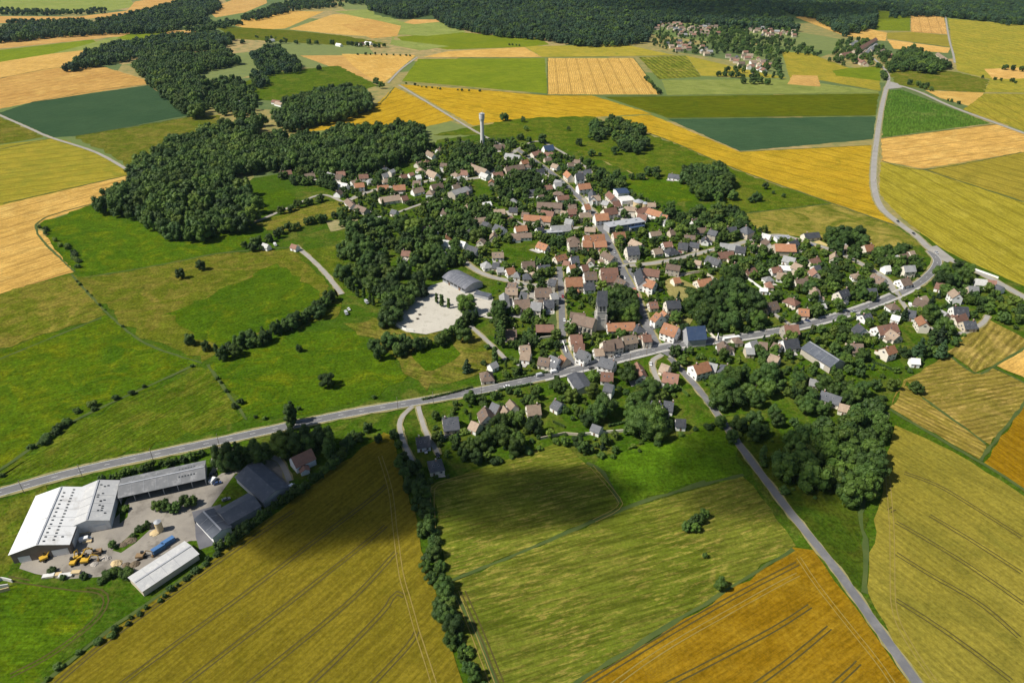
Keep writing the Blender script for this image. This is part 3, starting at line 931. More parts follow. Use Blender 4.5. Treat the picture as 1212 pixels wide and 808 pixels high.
def wall_mesh(mb, L, W, e, r, mi=0, hip=False):
    x, y = L / 2, W / 2
    if hip:
        mb.box((0, 0, e / 2 - 0.3), (L, W, e + 0.6), mi=mi)
        return
    P = [(-x, -y, -.6), (x, -y, -.6), (x, y, -.6), (-x, y, -.6), (-x, -y, e), (x, -y, e), (x, y, e), (-x, y, e), (-x, 0, r), (x, 0, r)]
    mb.add(P, [(0, 1, 5, 4), (2, 3, 7, 6), (1, 2, 6, 9, 5), (3, 0, 4, 8, 7), (4, 5, 9, 8), (6, 7, 8, 9), (3, 2, 1, 0)], mi)


def roof_mesh(mb, L, W, e, r, mi=0, hip=False, ov=0.45, th=0.22):
    sl = (r - e) / (W / 2)
    x, y = L / 2 + ov * 0.6, W / 2 + ov
    ze = e - ov * sl + 0.03
    if hip:
        hx = max(0.3, x - y)
        P = [(-x, -y, ze), (x, -y, ze), (x, y, ze), (-x, y, ze), (-x, -y, ze + th), (x, -y, ze + th), (x, y, ze + th), (-x, y, ze + th), (-hx, 0, r + th), (hx, 0, r + th)]
        mb.add(P, [(0, 1, 5, 4), (1, 2, 6, 5), (2, 3, 7, 6), (3, 0, 4, 7), (4, 5, 9, 8), (5, 6, 9), (6, 7, 8, 9), (7, 4, 8), (3, 2, 1, 0)], mi)
        return
    prof = [(-y, ze), (0, r + 0.03), (y, ze), (y, ze + th), (0, r + th + 0.06), (-y, ze + th)]
    mb.extr(prof, -x, x, mi)


def make_house(name, x, y, rz, L, W, st, code, wi, detail, hip=False, pitch=42, group='houses of the village', head=None, loc_z=0.3, flat=False, cat='house', wallmat=None, roofmat=None):
    e = {1: 3.0, 2: 5.6, 3: 8.2}[st]
    r = e + W / 2 * math.tan(R(pitch))
    wname, wm = WALLS[wi]
    wm = wallmat or wm
    rm = roofmat or RM[code]
    FOOT.append((x, y, math.cos(rz), math.sin(rz), L / 2 + 0.5, W / 2 + 0.5))
    if detail == 0:
        mb = MB()
        wall_mesh(mb, L, W, e, r, 0, hip)
        roof_mesh(mb, L, W, e, r, 1, hip)
        o = mb.build(name, [wm, rm])
        o.location = (x, y, loc_z)
        o.rotation_euler[2] = rz
        return o
    t = empty(name, (x, y, loc_z), rz)
    if flat:
        mb = MB()
        mb.box((0, 0, e / 2 - 0.3), (L, W, e + 0.6))
        wo = mb.build('wall', wm, t)
        mb = MB()
        mb.box((0, 0, e + 0.16), (L + 0.5, W + 0.5, 0.3))
        mb.box((L * 0.2, W * 0.15, e + 0.6), (1.6, 1.6, 0.6))
        ro = mb.build('roof', rm, t)
    else:
        mb = MB()
        wall_mesh(mb, L, W, e, r, 0, hip)
        wo = mb.build('wall', wm, t)
        mb = MB()
        roof_mesh(mb, L, W, e, r, 0, hip)
        ro = mb.build('roof', rm, t)
        if code in 'ORBTS' and cat == 'house':
            hx = max(0.3, L / 2 - W / 2) if hip else L / 2
            link('chimney', CHIM, ro, (rnd.choice((-1, 1)) * hx * rnd.uniform(0.5, 0.85), 0, r - 0.1), math.pi / 2)
            if detail >= 2 and rnd.random() < 0.4 and W > 7:
                s_ = -1 if math.cos(rz) > 0 else 1
                for q in (-0.2, 0.15):
                    so = link('skylight', SKYL, ro, (q * L, s_ * W * 0.25, (e + r) / 2 + 0.30))
                    so.rotation_euler[0] = -s_ * R(pitch)
    n = max(1, int(L / (3.4 if detail > 1 else 4.6)))
    sides = (-1, 1) if detail > 1 else ((-1,) if math.cos(rz) > 0 else (1,))
    for s_ in sides:
        dn = rnd.randrange(n) if s_ == sides[0] else -1
        for i in range(n):
            px = -L / 2 + L * (i + 0.5) / n
            for f in range(st):
                zc = 1.55 + 2.65 * f
                if f == 0 and i == dn:
                    link('door', DOOR, t, (px, s_ * (W / 2 + 0.02), 0), 0 if s_ < 0 else math.pi)
                else:
                    link('window', WINDOW, t, (px, s_ * (W / 2 + 0.02), zc), 0 if s_ < 0 else math.pi)
    if detail > 1:
        for s_ in (-1, 1):
            if not flat and not hip:
                link('window', WINDOW, t, (s_ * (L / 2 + 0.02), 0, e + 0.3), s_ * math.pi / 2)
            if W > 8:
                for q in (-0.25, 0.25):
                    link('window', WINDOW, t, (s_ * (L / 2 + 0.02), q * W, 1.55), s_ * math.pi / 2)
    if cat == 'house' and not flat and not hip and detail > 1 and rnd.random() < 0.45 and L > 8:
        al, aw = rnd.uniform(3.5, 6), rnd.uniform(3, 4.2)
        s_ = rnd.choice((-1, 1))
        q = rnd.uniform(-0.25, 0.25) * L
        mb = MB()
        y0, y1 = W / 2 * s_, (W / 2 + aw) * s_
        z0, z1 = 2.9, 2.1
        ys = sorted((y0, y1))
        P = [(q - al / 2, y0, -.6), (q + al / 2, y0, -.6), (q + al / 2, y1, -.6), (q - al / 2, y1, -.6), (q - al / 2, y0, z0), (q + al / 2, y0, z0), (q + al / 2, y1, z1), (q - al / 2, y1, z1)]
        mb.add(P, [(0, 1, 5, 4), (1, 2, 6, 5), (2, 3, 7, 6), (3, 0, 4, 7), (4, 5, 6, 7)], 0)
        o2 = 0.25
        P = [(q - al / 2 - o2, y0, z0 + 0.03), (q + al / 2 + o2, y0, z0 + 0.03), (q + al / 2 + o2, y1 + o2 * s_, z1 - 0.03), (q - al / 2 - o2, y1 + o2 * s_, z1 - 0.03)]
        P += [(a, b, c + 0.18) for a, b, c in P]
        mb.add(P, [(0, 1, 5, 4), (1, 2, 6, 5), (2, 3, 7, 6), (3, 0, 4, 7), (4, 5, 6, 7), (3, 2, 1, 0)], 1)
        mb.build('annex', [wm, rm], t)
    return t


# ridge ends read off enlarged views of the photograph (origin x, y, enlargement), width in metres, roof, storeys
TILES = {'A': (380, 150, 6), 'B': (582, 150, 6), 'C': (784, 150, 6), 'D': (986, 204, 6), 'E': (380, 284, 6), 'F': (582, 284, 6), 'G': (784, 284, 6), 'H': (986, 284, 6),
         'I': (420, 418, 6), 'J': (582, 390, 6), 'K': (784, 390, 6), 'L': (930, 350, 4.298), 'P': (0, 0, 1)}
HOUSES = '''
A 85,325,150,320,9,R1 110,395,190,410,9,W1 265,345,335,340,8,R1 210,385,258,372,8,T1 232,405,305,398,9,O2 320,375,385,362,9,G1 430,340,472,330,8,G1 482,312,515,298,7,G2 430,372,495,362,9,T1 372,415,455,408,9,O1 560,345,605,335,8,R1 508,420,598,414,10,O1 432,492,580,470,14,T1 645,448,722,430,9,T1 672,258,712,242,8,T1 726,246,775,232,8,R1 685,288,728,305,8,T1 755,170,805,200,8,T1 820,160,850,150,7,T1 760,310,828,338,11,T1 672,350,708,345,7,W1 778,412,862,398,10,B1 886,328,930,348,8,T1 945,360,988,345,8,W1 988,312,1048,318,9,R1 1055,262,1185,310,12,T1 1122,318,1175,338,8,W1 186,505,232,550,9,B1 250,552,325,580,9,B1 862,590,902,602,8,B2 1145,540,1205,530,8,W1 1152,668,1195,682,9,S1 1040,740,1072,722,8,G1 865,782,915,770,8,O1 792,750,826,745,6,W1 1182,185,1208,205,9,B1 1005,556,1062,566,8,T1 388,645,424,640,5,W1 500,590,540,600,7,S1 620,330,655,322,7,R1 930,420,980,408,8,T1 545,500,590,492,8,R1
B 15,130,92,125,10,B1 80,188,190,206,9,G1 258,182,322,166,10,R1 366,142,436,132,12,U1 372,180,440,186,9,R1 207,245,256,236,8,O1 90,290,228,268,10,B1 5,330,78,322,10,R1 432,262,476,276,8,T1 522,318,556,348,9,O2 572,335,632,332,12,S2 495,345,542,355,8,G1 606,412,696,402,11,O2 698,448,706,505,9,S2 682,546,722,540,10,O2 460,492,548,485,9,R1 318,538,505,545,10,B2 350,592,445,606,9,R1 345,696,490,686,10,G1 535,590,606,586,9,R1 500,594,530,602,6,T1 612,648,712,640,12,O2 164,712,248,702,9,O1 125,756,285,750,9,B1 832,458,876,500,9,R2 790,588,884,572,12,R2 792,520,838,532,9,G1 838,750,925,744,10,O2 1020,590,1105,562,10,R1 1108,578,1208,608,10,O1 1035,622,1105,632,9,R1 1105,540,1165,540,8,T1 132,442,168,452,8,W1 118,512,186,512,9,G1 124,572,188,576,9,S1 372,422,428,416,8,R1 442,402,518,392,8,G1 24,692,88,716,10,S1 525,656,576,666,8,G1 645,782,798,770,10,O2 535,786,628,784,10,B2 322,368,368,376,6,W1 530,700,575,705,8,T1 850,540,905,528,9,R1 600,452,660,446,9,T2 540,560,600,556,8,B1
C 45,332,136,344,9,S1 335,728,396,744,9,S2 384,722,428,716,8,B1 445,718,526,714,10,S1 568,706,650,734,12,S2 665,752,726,766,8,W1 985,760,1095,750,10,S1 155,770,235,775,9,B1 2,625,38,632,8,O1 5,662,56,656,8,G1
D 222,516,286,510,11,O1 62,516,86,510,7,W1 25,520,58,520,7,T1 432,598,458,588,8,W1 475,586,536,576,10,B1 542,562,574,556,7,T1 365,668,402,664,8,W1 280,718,375,758,10,B1 458,758,525,745,11,B1 186,778,228,770,9,O1 905,742,955,736,8,T1 350,600,390,590,8,T1
E 574,76,636,82,8,R1 702,66,748,80,8,R1 1045,32,1120,55,12,S1 985,8,1028,20,7,W1 1178,142,1208,175,9,G1 852,2,930,10,9,W1 880,85,905,100,5,W1
F 330,14,402,40,9,O1 545,10,606,5,9,B2 648,2,716,0,11,O2 724,6,815,2,11,O2 806,74,884,118,9,B2 955,52,1044,46,13,S2 992,-8,1070,28,9,T1 1145,66,1205,56,9,T1 502,142,545,150,9,R1 558,122,616,116,10,S2 548,182,588,174,8,O2 635,182,682,174,9,R2 212,156,305,150,9,B1 325,182,415,174,9,S1 88,206,148,194,9,O1 132,238,178,240,8,G1 188,246,256,246,9,S1 2,162,38,166,9,S1 44,192,88,190,8,G1 278,226,318,222,8,T1 408,272,462,280,10,S2 304,346,426,344,12,B2 515,270,640,266,13,O2 645,312,726,304,10,S1 655,228,746,224,12,B2 770,205,896,200,11,R2 775,248,888,242,11,R2 895,265,955,298,9,B2 800,342,846,336,8,O1 92,370,102,476,8,G1 95,344,186,346,9,T1 205,372,256,380,9,S1 150,428,265,420,12,B1 280,434,358,442,12,G2 368,432,442,430,10,S1 442,378,488,370,9,G2 1078,198,1195,214,11,R2 1018,196,1048,286,10,S2 1095,278,1166,300,10,O2 815,598,1020,590,9,O1 1114,442,1176,436,9,R1 1172,506,1210,530,12,O2 1055,565,1105,618,9,S1 548,716,636,710,10,R2 588,762,655,788,10,S2 200,772,275,765,9,T1 795,732,925,704,11,B2 930,686,1025,670,10,T2 1065,684,1126,670,10,R2 725,776,795,770,9,T1 118,300,180,310,8,B1
G 24,60,112,44,11,S1 115,22,186,30,10,S1 195,12,266,20,9,S1 310,12,460,30,10,G1 2,16,66,8,9,R1 392,86,505,76,11,R1 520,42,596,52,10,S1 636,22,696,40,8,T1 860,112,950,132,9,G1 935,154,995,180,10,T2 775,198,846,190,8,R1 815,232,886,242,9,T1 825,182,915,188,7,W1 588,224,655,192,8,R1 735,298,792,300,8,R1 705,340,738,342,5,W1 940,278,1035,266,11,B1 1074,182,1118,176,9,S1 244,282,345,264,11,O1 74,272,122,264,8,O1 24,432,126,426,11,S2 255,462,325,470,9,S1 2,502,30,530,9,O1 2,622,110,658,13,O2 636,594,740,590,11,R2 726,452,814,432,11,B1 876,394,974,430,9,R1 966,484,1044,490,10,O1 1112,462,1156,452,6,W1 415,664,476,660,8,B1 616,742,656,732,9,G1 684,722,746,728,9,B1 794,722,846,742,10,B1 855,714,962,702,11,S1 235,142,276,150,7,T1 318,114,415,148,9,S1 722,262,790,256,7,G1
H 130,734,215,738,11,B1 178,596,226,638,9,S1 310,618,455,592,11,R1 405,632,474,676,9,T1 588,402,684,430,11,B1 535,502,585,510,9,S1 434,532,466,540,7,W1 765,494,816,518,9,G1 855,484,965,490,12,S1 874,552,955,522,8,R1 905,564,995,560,10,S1 1010,275,1095,284,9,W1 1104,280,1165,288,9,R1 1165,314,1210,332,9,S1 735,300,795,315,9,R1 960,330,1035,334,7,G1 395,455,470,448,8,B1 625,415,660,398,7,T1
I 890,132,985,122,11,B1 964,78,996,62,6,G1 962,356,990,425,10,B1 620,466,735,452,12,S1 835,482,876,500,8,T1 432,600,530,586,10,S1 520,768,625,748,10,S1 1056,352,1095,398,6,T1
J 205,140,275,150,9,T1 340,192,425,206,10,B1 415,204,486,230,11,S1 504,184,538,208,9,O1 556,92,634,94,10,R2 598,144,702,172,11,S2 724,152,805,150,10,B2 1062,65,1126,62,9,R2 775,306,865,312,9,R1 806,376,866,390,9,S2 1030,232,1075,325,9,R1 445,494,500,525,9,S1 246,542,345,532,10,T1 2,545,40,562,9,S1 720,668,775,688,7,S1 95,522,126,564,6,T1 1145,502,1210,518,11,S2
K 216,252,325,222,11,O2 344,242,378,250,8,G1 405,234,515,262,11,S1 5,292,120,312,12,R1 2,246,48,262,9,T1 5,502,74,512,11,S1 114,640,148,642,7,S1 1062,352,1106,360,7,G1 765,174,836,200,9,T1 614,112,648,112,8,G1
L 188,482,295,518,10,S1 275,542,316,552,8,T1 645,320,675,322,6,W1
P 330,204,345,202,8,R1 360,207,372,205,8,T1 391,203,400,206,8,G1 280,120,288,119,9,W1 322,118,332,119,9,R1 326,120,334,122,8,T1 432,49,440,50,10,W1 424,51,430,50,9,R1 318,47,324,46,9,W1 398,51,404,52,9,W1 311,288,318,290,6,W1 1110,62,1122,70,9,T1 345,289,352,291,6,R1
'''
HL = []
for line in HOUSES.strip().split('\n'):
    parts = line.split()
    ox, oy, k_ = TILES[parts[0]]
    for rec in parts[1:]:
        q = rec.split(',')
        x1, y1, x2, y2, W = (float(v) for v in q[:5])
        code, st = q[5][0], int(q[5][1])
        rh = {1: 3.0, 2: 5.6}[st] + W / 2 * math.tan(R(40))
        a, b = G(ox + x1 / k_, oy + y1 / k_, rh), G(ox + x2 / k_, oy + y2 / k_, rh)
        d = b - a
        L = max(6.0, d.length)
        c = (a + b) / 2
        HL.append([c.x, c.y, math.atan2(d.y, d.x), L, W, st, code, (ox + x1 / k_, oy + y1 / k_)])
# part neighbours that would stand inside one another
for _ in range(12):
    for i in range(len(HL)):
        for j in range(i):
            A, B = HL[i], HL[j]
            dx, dy = A[0] - B[0], A[1] - B[1]
            d = math.hypot(dx, dy) or 0.1
            ra = lambda h, ux, uy: abs(ux * math.cos(h[2]) + uy * math.sin(h[2])) * h[3] / 2 + abs(-ux * math.sin(h[2]) + uy * math.cos(h[2])) * h[4] / 2
            ux, uy = dx / d, dy / d
            need = (ra(A, ux, uy) + ra(B, ux, uy)) * 0.86
            if d < need:
                s_ = (need - d) * 0.35
                A[0] += ux * s_; A[1] += uy * s_
                B[0] -= ux * s_; B[1] -= uy * s_
RL = [(w, P) for k_, w, P in ROADLINES if k_ in ('main', 'road', 'street')]
for h in HL:
    h[3] *= 0.95
    h[4] *= 0.92
    for w, P in RL:
        for q in P:
            dx, dy = h[0] - q[0], h[1] - q[1]
            d = math.hypot(dx, dy) or 0.1
            need = w / 2 + 1.0 + min(h[3], h[4]) * 0.55
            if d < need:
                h[0] += dx / d * (need - d)
                h[1] += dy / d * (need - d)
# smaller houses and outbuildings that fill the plots between
VILL = [tuple(G(*p)[:2]) for p in arr('400,212 480,190 530,176 600,172 700,198 760,240 800,262 880,275 960,300 1085,312 1110,330 1150,340 1205,365 1160,365 1118,415 1058,440 1000,420 940,420 860,425 815,412 780,445 700,450 640,440 600,435 585,395 592,340 540,300 470,270 400,250')]
ir = random.Random(31)
tries = 0
NEWH = 0
while NEWH < 62 and tries < 9000:
    tries += 1
    x, y = ir.uniform(-250, 560), ir.uniform(380, 900)
    if not inpoly((x, y), VILL):
        continue
    if any(math.hypot(x - h[0], y - h[1]) < (h[3] + h[4]) / 2 * 0.62 + 9 for h in HL):
        continue
    dr = min(math.hypot(x - q[0], y - q[1]) - w / 2 for w, P in RL for q in P)
    if dr < 8 or dr > 60:
        continue
    px, py, d = proj(x, y, 3)
    if any(abs(px - a) < b and abs(py - c) < d_ for a, b, c, d_ in ((520, 75, 360, 45), (655, 25, 383, 22), (742, 30, 232, 24), (738, 35, 268, 14), (706, 22, 372, 26), (815, 26, 342, 18), (742, 30, 362, 20), (975, 30, 416, 20), (860, 45, 360, 45), (823, 20, 392, 20), (620, 30, 297, 20))):
        continue
    HL.append([x, y, ir.choice((0.1, 0.25, -0.2, 1.4, 0.6)) + ir.uniform(-.2, .2), ir.uniform(7, 12), ir.uniform(6.5, 8.5), ir.choice((1, 1, 2)), ir.choice('BBTTSSGROB'), (px, py)])
    NEWH += 1
hr = random.Random(5)
SIZEW = lambda L, W: 'small ' if L * W < 75 else 'long ' if L > 2.0 * W and L > 17 else 'large ' if L * W > 165 else ''
for h in HL:
    x, y, rz_, L, W, st, code, _ = h
    dist = math.hypot(x, y)
    detail = 2 if dist < 640 else 1 if dist < 1150 else 0
    wi = hr.choices((0, 1, 2, 3), (5, 7, 2, 1))[0]
    if code in 'WU':
        wi = 1
    if L * W < 50:
        name, cat, grp = 'shed', 'shed', 'garden sheds of the village'
        detail = min(detail, 1)
    else:
        name, cat, grp = 'house', 'house', 'houses of the village'
    if rz_ > math.pi / 2:
        rz_ -= math.pi
    if rz_ < -math.pi / 2:
        rz_ += math.pi
    hip = hr.random() < 0.13 and L < 1.8 * W
    pitch = hr.uniform(36, 46) if W < 12 else 30
    o = make_house(name, x, y, rz_, L, W, st, code, wi, detail, hip, pitch, cat=cat)
    stw = 'two-storey ' if st == 2 else ''
    head = f"{SIZEW(L, W)}{ROOFC[code][0]} {stw}{'hipped ' if hip else ''}{cat}"
    tag(o, 'x', cat, grp)
    WAIT.append((o, head, x, y, ''))

pav = MB()
pq = random.Random(9)
for h in HL:
    x, y, rz_, L, W, st, code, _ = h
    if L * W < 50 or math.hypot(x, y) > 1150 or pq.random() < 0.35:
        continue
    s_ = -1 if pq.random() < 0.7 else 1
    w_, d_ = pq.uniform(4, L + 2), pq.uniform(2.5, 6)
    o_ = pq.uniform(-.3, .3) * L
    ca, sa = math.cos(rz_), math.sin(rz_)
    pts = []
    for a, b in ((-w_ / 2, 0), (w_ / 2, 0), (w_ / 2 * pq.uniform(.7, 1.2), d_), (-w_ / 2 * pq.uniform(.7, 1.2), d_ * pq.uniform(.7, 1.2))):
        X, Y = o_ + a, s_ * (W / 2 + b)
        pts.append((x + X * ca - Y * sa, y + X * sa + Y * ca, 0.385 + 0.0002 * len(pav.f)))
    pav.add(pts if s_ > 0 else pts[::-1], [(0, 1, 2, 3)], pq.choice((0, 0, 1, 2)))
tag(pav.build('terrace_paving', [pave_m, gravel, paleroad]), kind='structure')

# ------------------------------------------------------------ buildings with a shape of their own
whitesheet = noisy_mat('white_sheet_roof', (0.66, 0.66, 0.65), (0.73, 0.73, 0.72), 0.2, 0.5, c3=(0.50, 0.48, 0.45), scale3=0.16)
greysheet = noisy_mat('grey_sheet_roof', (0.40, 0.40, 0.40), (0.48, 0.48, 0.47), 0.25, 0.6, c3=(0.56, 0.55, 0.52), scale3=0.3)
darksheet = noisy_mat('dark_sheet_roof', (0.14, 0.145, 0.15), (0.19, 0.19, 0.195), 0.25, 0.6, c3=(0.30, 0.30, 0.30), scale3=0.25)
slatesheet = noisy_mat('slate_sheet_roof', (0.075, 0.085, 0.105), (0.10, 0.11, 0.13), 0.15, 0.55, c3=(0.14, 0.15, 0.17), scale3=0.3)
brownclad = noisy_mat('brown_cladding', (0.16, 0.13, 0.11), (0.21, 0.17, 0.14), 0.4, 0.7)
steel = noisy_mat('steel_post', (0.40, 0.41, 0.42), (0.48, 0.49, 0.50), 1, 0.5)
darkin = noisy_mat('dark_rooflight', (0.04, 0.045, 0.05), (0.06, 0.065, 0.07), 1, 0.3, 0.5)


def axis(px1, py1, px2, py2, z):
    a, b = G(px1, py1, z), G(px2, py2, z)
    d = b - a
    c = (a + b) / 2
    rz_ = math.atan2(d.y, d.x)
    return c.x, c.y, rz_, d.length


def shed(name, ends, W, e, r, wallm, roofm, label, cat, open_side=0, lights=(), doors=(), ridge=True, off=0.0, group=None):
    x, y, rz_, L = axis(*ends, r)
    t = empty(name, (x, y, 0.35), rz_)
    FOOT.append((x, y, math.cos(rz_), math.sin(rz_), L / 2 + 1, W / 2 + 1))
    mb = MB()
    if open_side:
        s = open_side
        prof = lambda q: [(q, -W / 2, -.6), (q, W / 2, -.6), (q, W / 2, e), (q, 0, r), (q, -W / 2, e)]
        for q in (-L / 2 + 0.15, L / 2 - 0.15):
            mb.extr([(p[1], p[2]) for p in prof(q)], q - 0.15, q + 0.15)
        mb.box((0, -s * (W / 2 - 0.15), e / 2 - 0.3), (L - 0.62, 0.3, e + 0.6))
        mb.build('wall', wallm, t)
        n = int(L / 7)
        for i in range(1, n):
            pm = MB()
            pm.box((-L / 2 + L * i / n, s * (W / 2 - 0.3), e / 2 - 0.3), (0.3, 0.3, e + 0.55))
            pm.build('post', steel, t)
    else:
        wall_mesh(mb, L, W, e, r)
        mb.build('wall', wallm, t)
    mb = MB()
    roof_mesh(mb, L, W, e, r, ov=0.6, th=0.2)
    if ridge:
        mb.box((0, 0, r + 0.36), (L, 0.8, 0.2), mi=1)
        for i in range(1, int(L / 6)):
            for s in (-1, 1):
                q = -L / 2 + 6 * i
                mb.extr([(s * 0.5, r + 0.18), (s * W / 2, e + 0.22 + 0.03), (s * W / 2, e + 0.30), (s * 0.5, r + 0.30 - 0.04)][::s], q - 0.06, q + 0.06, 1)
    ro = mb.build('roof', [roofm, zinc], t)
    sl = math.atan2(r - e, W / 2)
    for (u, v) in lights:
        lm = MB()
        lm.box((0, 0, 0), (0.85, 0.95, 0.14))
        lo = lm.build('rooflight', darkin, ro)
        s = 1 if v > 0 else -1
        lo.location = (u * L, v * W, r - abs(v) * W * (r - e) / (W / 2) + 0.32)
        lo.rotation_euler[0] = -s * sl
    for (wh, u, w_, h_) in doors:
        dm = MB()
        dm.box((0, 0, h_ / 2), (w_, 0.2, h_))
        do = dm.build('sliding_door', whitesheet, t)
        if wh == 'x-':
            do.location, do.rotation_euler[2] = (-L / 2 - 0.1, u * W, 0), math.pi / 2
        elif wh == 'y-':
            do.location = (u * L, -W / 2 - 0.1, 0)
        elif wh == 'y+':
            do.location = (u * L, W / 2 + 0.1, 0)
    tag(t, label, cat, group)
    return t


FB = 'farm buildings of the yard'
rl = [(-0.45 + 0.07 * i, -0.09) for i in range(13)] + [(-0.43 + 0.055 * i, -0.24) for i in range(17)] + [(-0.38, -0.36)]
shed('farm_shed', (44, 645, 73, 577), 25, 6.0, 9.2, brownclad, whitesheet, 'big white roofed farm shed with rows of small dark rooflights', 'farm shed', lights=rl,
     doors=[('x-', -0.32, 7, 4), ('x-', 0.3, 5, 3.5), ('y-', -0.3, 9, 4)], group=FB)
rl = [(rnd.uniform(-0.4, 0.45), -rnd.choice((0.1, 0.2, 0.28, 0.38))) for _ in range(16)]
shed('farm_shed', (103, 616, 117, 569), 18, 5.6, 8.2, whitesheet, greysheet, 'pale grey farm shed with patched roof beside the big white roofed shed', 'farm shed', lights=rl,
     doors=[('x-', -0.25, 5, 3.6)], group=FB)
rl = [(0.2 + 0.035 * i, v) for i in range(6) for v in (0.2, -0.22)]
shed('open_barn', (141, 575, 242, 553), 15, 4.6, 6.4, greysheet, darksheet, 'long open fronted barn with dark grey ribbed roof beside the main road', 'barn', open_side=-1, lights=rl, group=FB)
shed('farm_building', (293, 552, 326, 581), 15, 4.2, 6.8, WALLS[4][1], slatesheet, 'slate blue farm building closest to the red roofed yard house', 'farm building', ridge=False, group=FB)
shed('farm_building', (262, 609, 300, 588), 13, 4.0, 6.3, WALLS[4][1], slatesheet, 'slate blue farm building in the middle of the joined slate row', 'farm building', ridge=False, group=FB)
shed('farm_building', (241, 606, 262, 628), 9.5, 3.6, 5.0, WALLS[1][1], slatesheet, 'small slate blue farm building at the lower end beside the white low shed', 'farm building',
     doors=[('y+', 0.1, 5, 3)], group=FB)
shed('low_shed', (160, 690, 226, 647), 12, 3.6, 4.6, WALLS[2][1], greysheet, 'long low shed with pale flat roof between the yard and the dark hedge', 'farm shed', group=FB)
shed('slate_barn', (958, 405, 993, 427), 13, 5.0, 8.5, WALLS[3][1], slatesheet, 'long slate roofed barn standing in the gardens below the main road', 'barn', doors=[('y-', 0.2, 6, 3.5)])
shed('hall', (620.5, 254.5, 652.5, 256.8), 12, 5.0, 8.4, WALLS[0][1], RM['O'], 'long hall with a wide orange tiled roof in the upper village', 'hall', ridge=False)
shed('hall', (917, 289, 941, 289.5), 14, 4.6, 8.8, WALLS[2][1], RM['O'], 'hall with the brightest orange roof beside the upper street', 'hall', ridge=False)
shed('hall', (634.5, 384.8, 655, 384.8), 10, 4.4, 7.4, WALLS[1][1], RM['R'], 'red roofed hall with open dark bays and white walls on a lawn', 'hall', open_side=-1, ridge=False)
shed('hall', (729, 225, 742, 224), 16, 6.0, 7.6, WALLS[1][1], RM['U'], 'hall with the wide dark blue roof above the grey flat building', 'hall', ridge=False)
shed('hall', (733.5, 235, 747.5, 233.5), 14, 5.0, 6.0, WALLS[1][1], RM['W'], 'white roofed hall joined below the wide blue roof', 'hall', ridge=False)
shed('hall', (739, 246, 752, 247), 13, 5.0, 6.0, WALLS[0][1], RM['T'], 'tan roofed hall joined below the white roofed hall', 'hall', ridge=False)
shed('hall', (534, 226.5, 552, 221), 13, 5.5, 8.5, WALLS[3][1], RM['G'], 'big grey roofed hall beside the upper west street', 'hall', ridge=False)
shed('house', (812.5, 387.5, 834, 386), 13, 6.2, 13.0, WALLS[4][1], RM['U'], 'tall house with a steep dark blue roof and grey walls beside the main road', 'house', ridge=False)
shed('garage_block', (681, 441, 692, 458), 11, 3.4, 5.0, concrete, RM['S'], 'long dark roofed garage block with a pale end wall below the main road', 'garage', ridge=False, doors=[('y-', 0.2, 3, 2.4), ('y-', -0.1, 3, 2.4)])
shed('house', (1024, 342, 1037, 341.5), 9, 2.8, 7.0, WALLS[1][1], RM['S'], 'house with a steep dark slate roof and white verges beside the main road bend', 'house', ridge=False)
shed('house', (345, 542, 368, 531.5), 8.5, 4.6, 8.6, WALLS[1][1], RM['R'], 'red tiled house with white gable at the end of the farm yard', 'house', ridge=False, doors=[('y-', 0.1, 1.2, 2.2)])
shed('outbuilding', (358, 549, 361, 556), 4.5, 2.6, 3.8, WALLS[1][1], RM['R'], 'small white outbuilding with tiled roof beside the red tiled yard house', 'outbuilding', ridge=False)


def barrel_hall():
    x, y, rz_, L = axis(534, 321, 561, 335, 6.8)
    W, e, h = 19, 3.8, 6.8
    t = empty('sports_hall', (x, y, 0.35), rz_)
    FOOT.append((x, y, math.cos(rz_), math.sin(rz_), L / 2 + 2, W / 2 + 2))
    arc = [(-W / 2 + W * i / 14, e + (h - e) * math.sin(math.pi * i / 14) ** 0.85) for i in range(15)]
    mb = MB()
    mb.extr([(-W / 2, -.6)] + [(a, b - 0.12) for a, b in arc] + [(W / 2, -.6)], -L / 2 + 0.3, L / 2 - 0.3)
    mb.build('wall', [zinc], t)
    mb = MB()
    mb.extr([(a * 1.03, b) for a, b in arc] + [(a * 1.03, b + 0.22) for a, b in arc[::-1]], -L / 2 - 0.4, L / 2 + 0.4, 0)
    for i in range(1, 9):
        q = -L / 2 + L * i / 9
        mb.extr([(a * 1.03, b + 0.222) for a, b in arc] + [(a * 1.03, b + 0.32) for a, b in arc[::-1]], q - 0.08, q + 0.08, 1)
    mb.build('roof', [noisy_mat('hall_roof', (0.115, 0.12, 0.14), (0.15, 0.155, 0.175), 0.15, 0.5, c3=(0.24, 0.24, 0.26), scale3=0.08), zinc], t)
    for i in range(6):
        q = -L / 2 + L * (i + 0.5) / 6
        wm_ = MB()
        wm_.box((q, -W / 2 - 0.05, 2.6), (L / 6 - 0.9, 0.2, 1.6))
        wm_.build('window', glass, t)
    for q in (-0.2, 0.25):
        dm = MB()
        dm.box((q * L, -W / 2 - 0.08, 1.1), (2.2, 0.25, 2.2))
        dm.build('door', doorm, t)
    tag(t, 'sports hall with a curved dark grey roof above the chalk sports ground', 'hall')
    x, y, rz_, L = axis(563, 346, 580, 350, 3)
    mb = MB()
    t = empty('flat_annexe', (x, y, 0.35), rz_)
    mb.box((0, 0, 1.2), (L, 6, 3.2))
    mb.build('wall', zinc, t)
    mb = MB()
    mb.box((0, 0, 2.95), (L + 0.5, 6.5, 0.25))
    mb.build('roof', slatesheet, t)
    FOOT.append((x, y, math.cos(rz_), math.sin(rz_), L / 2 + 1, 4))
    tag(t, 'flat dark roofed annexe in front of the curved roof sports hall', 'annexe')


barrel_hall()


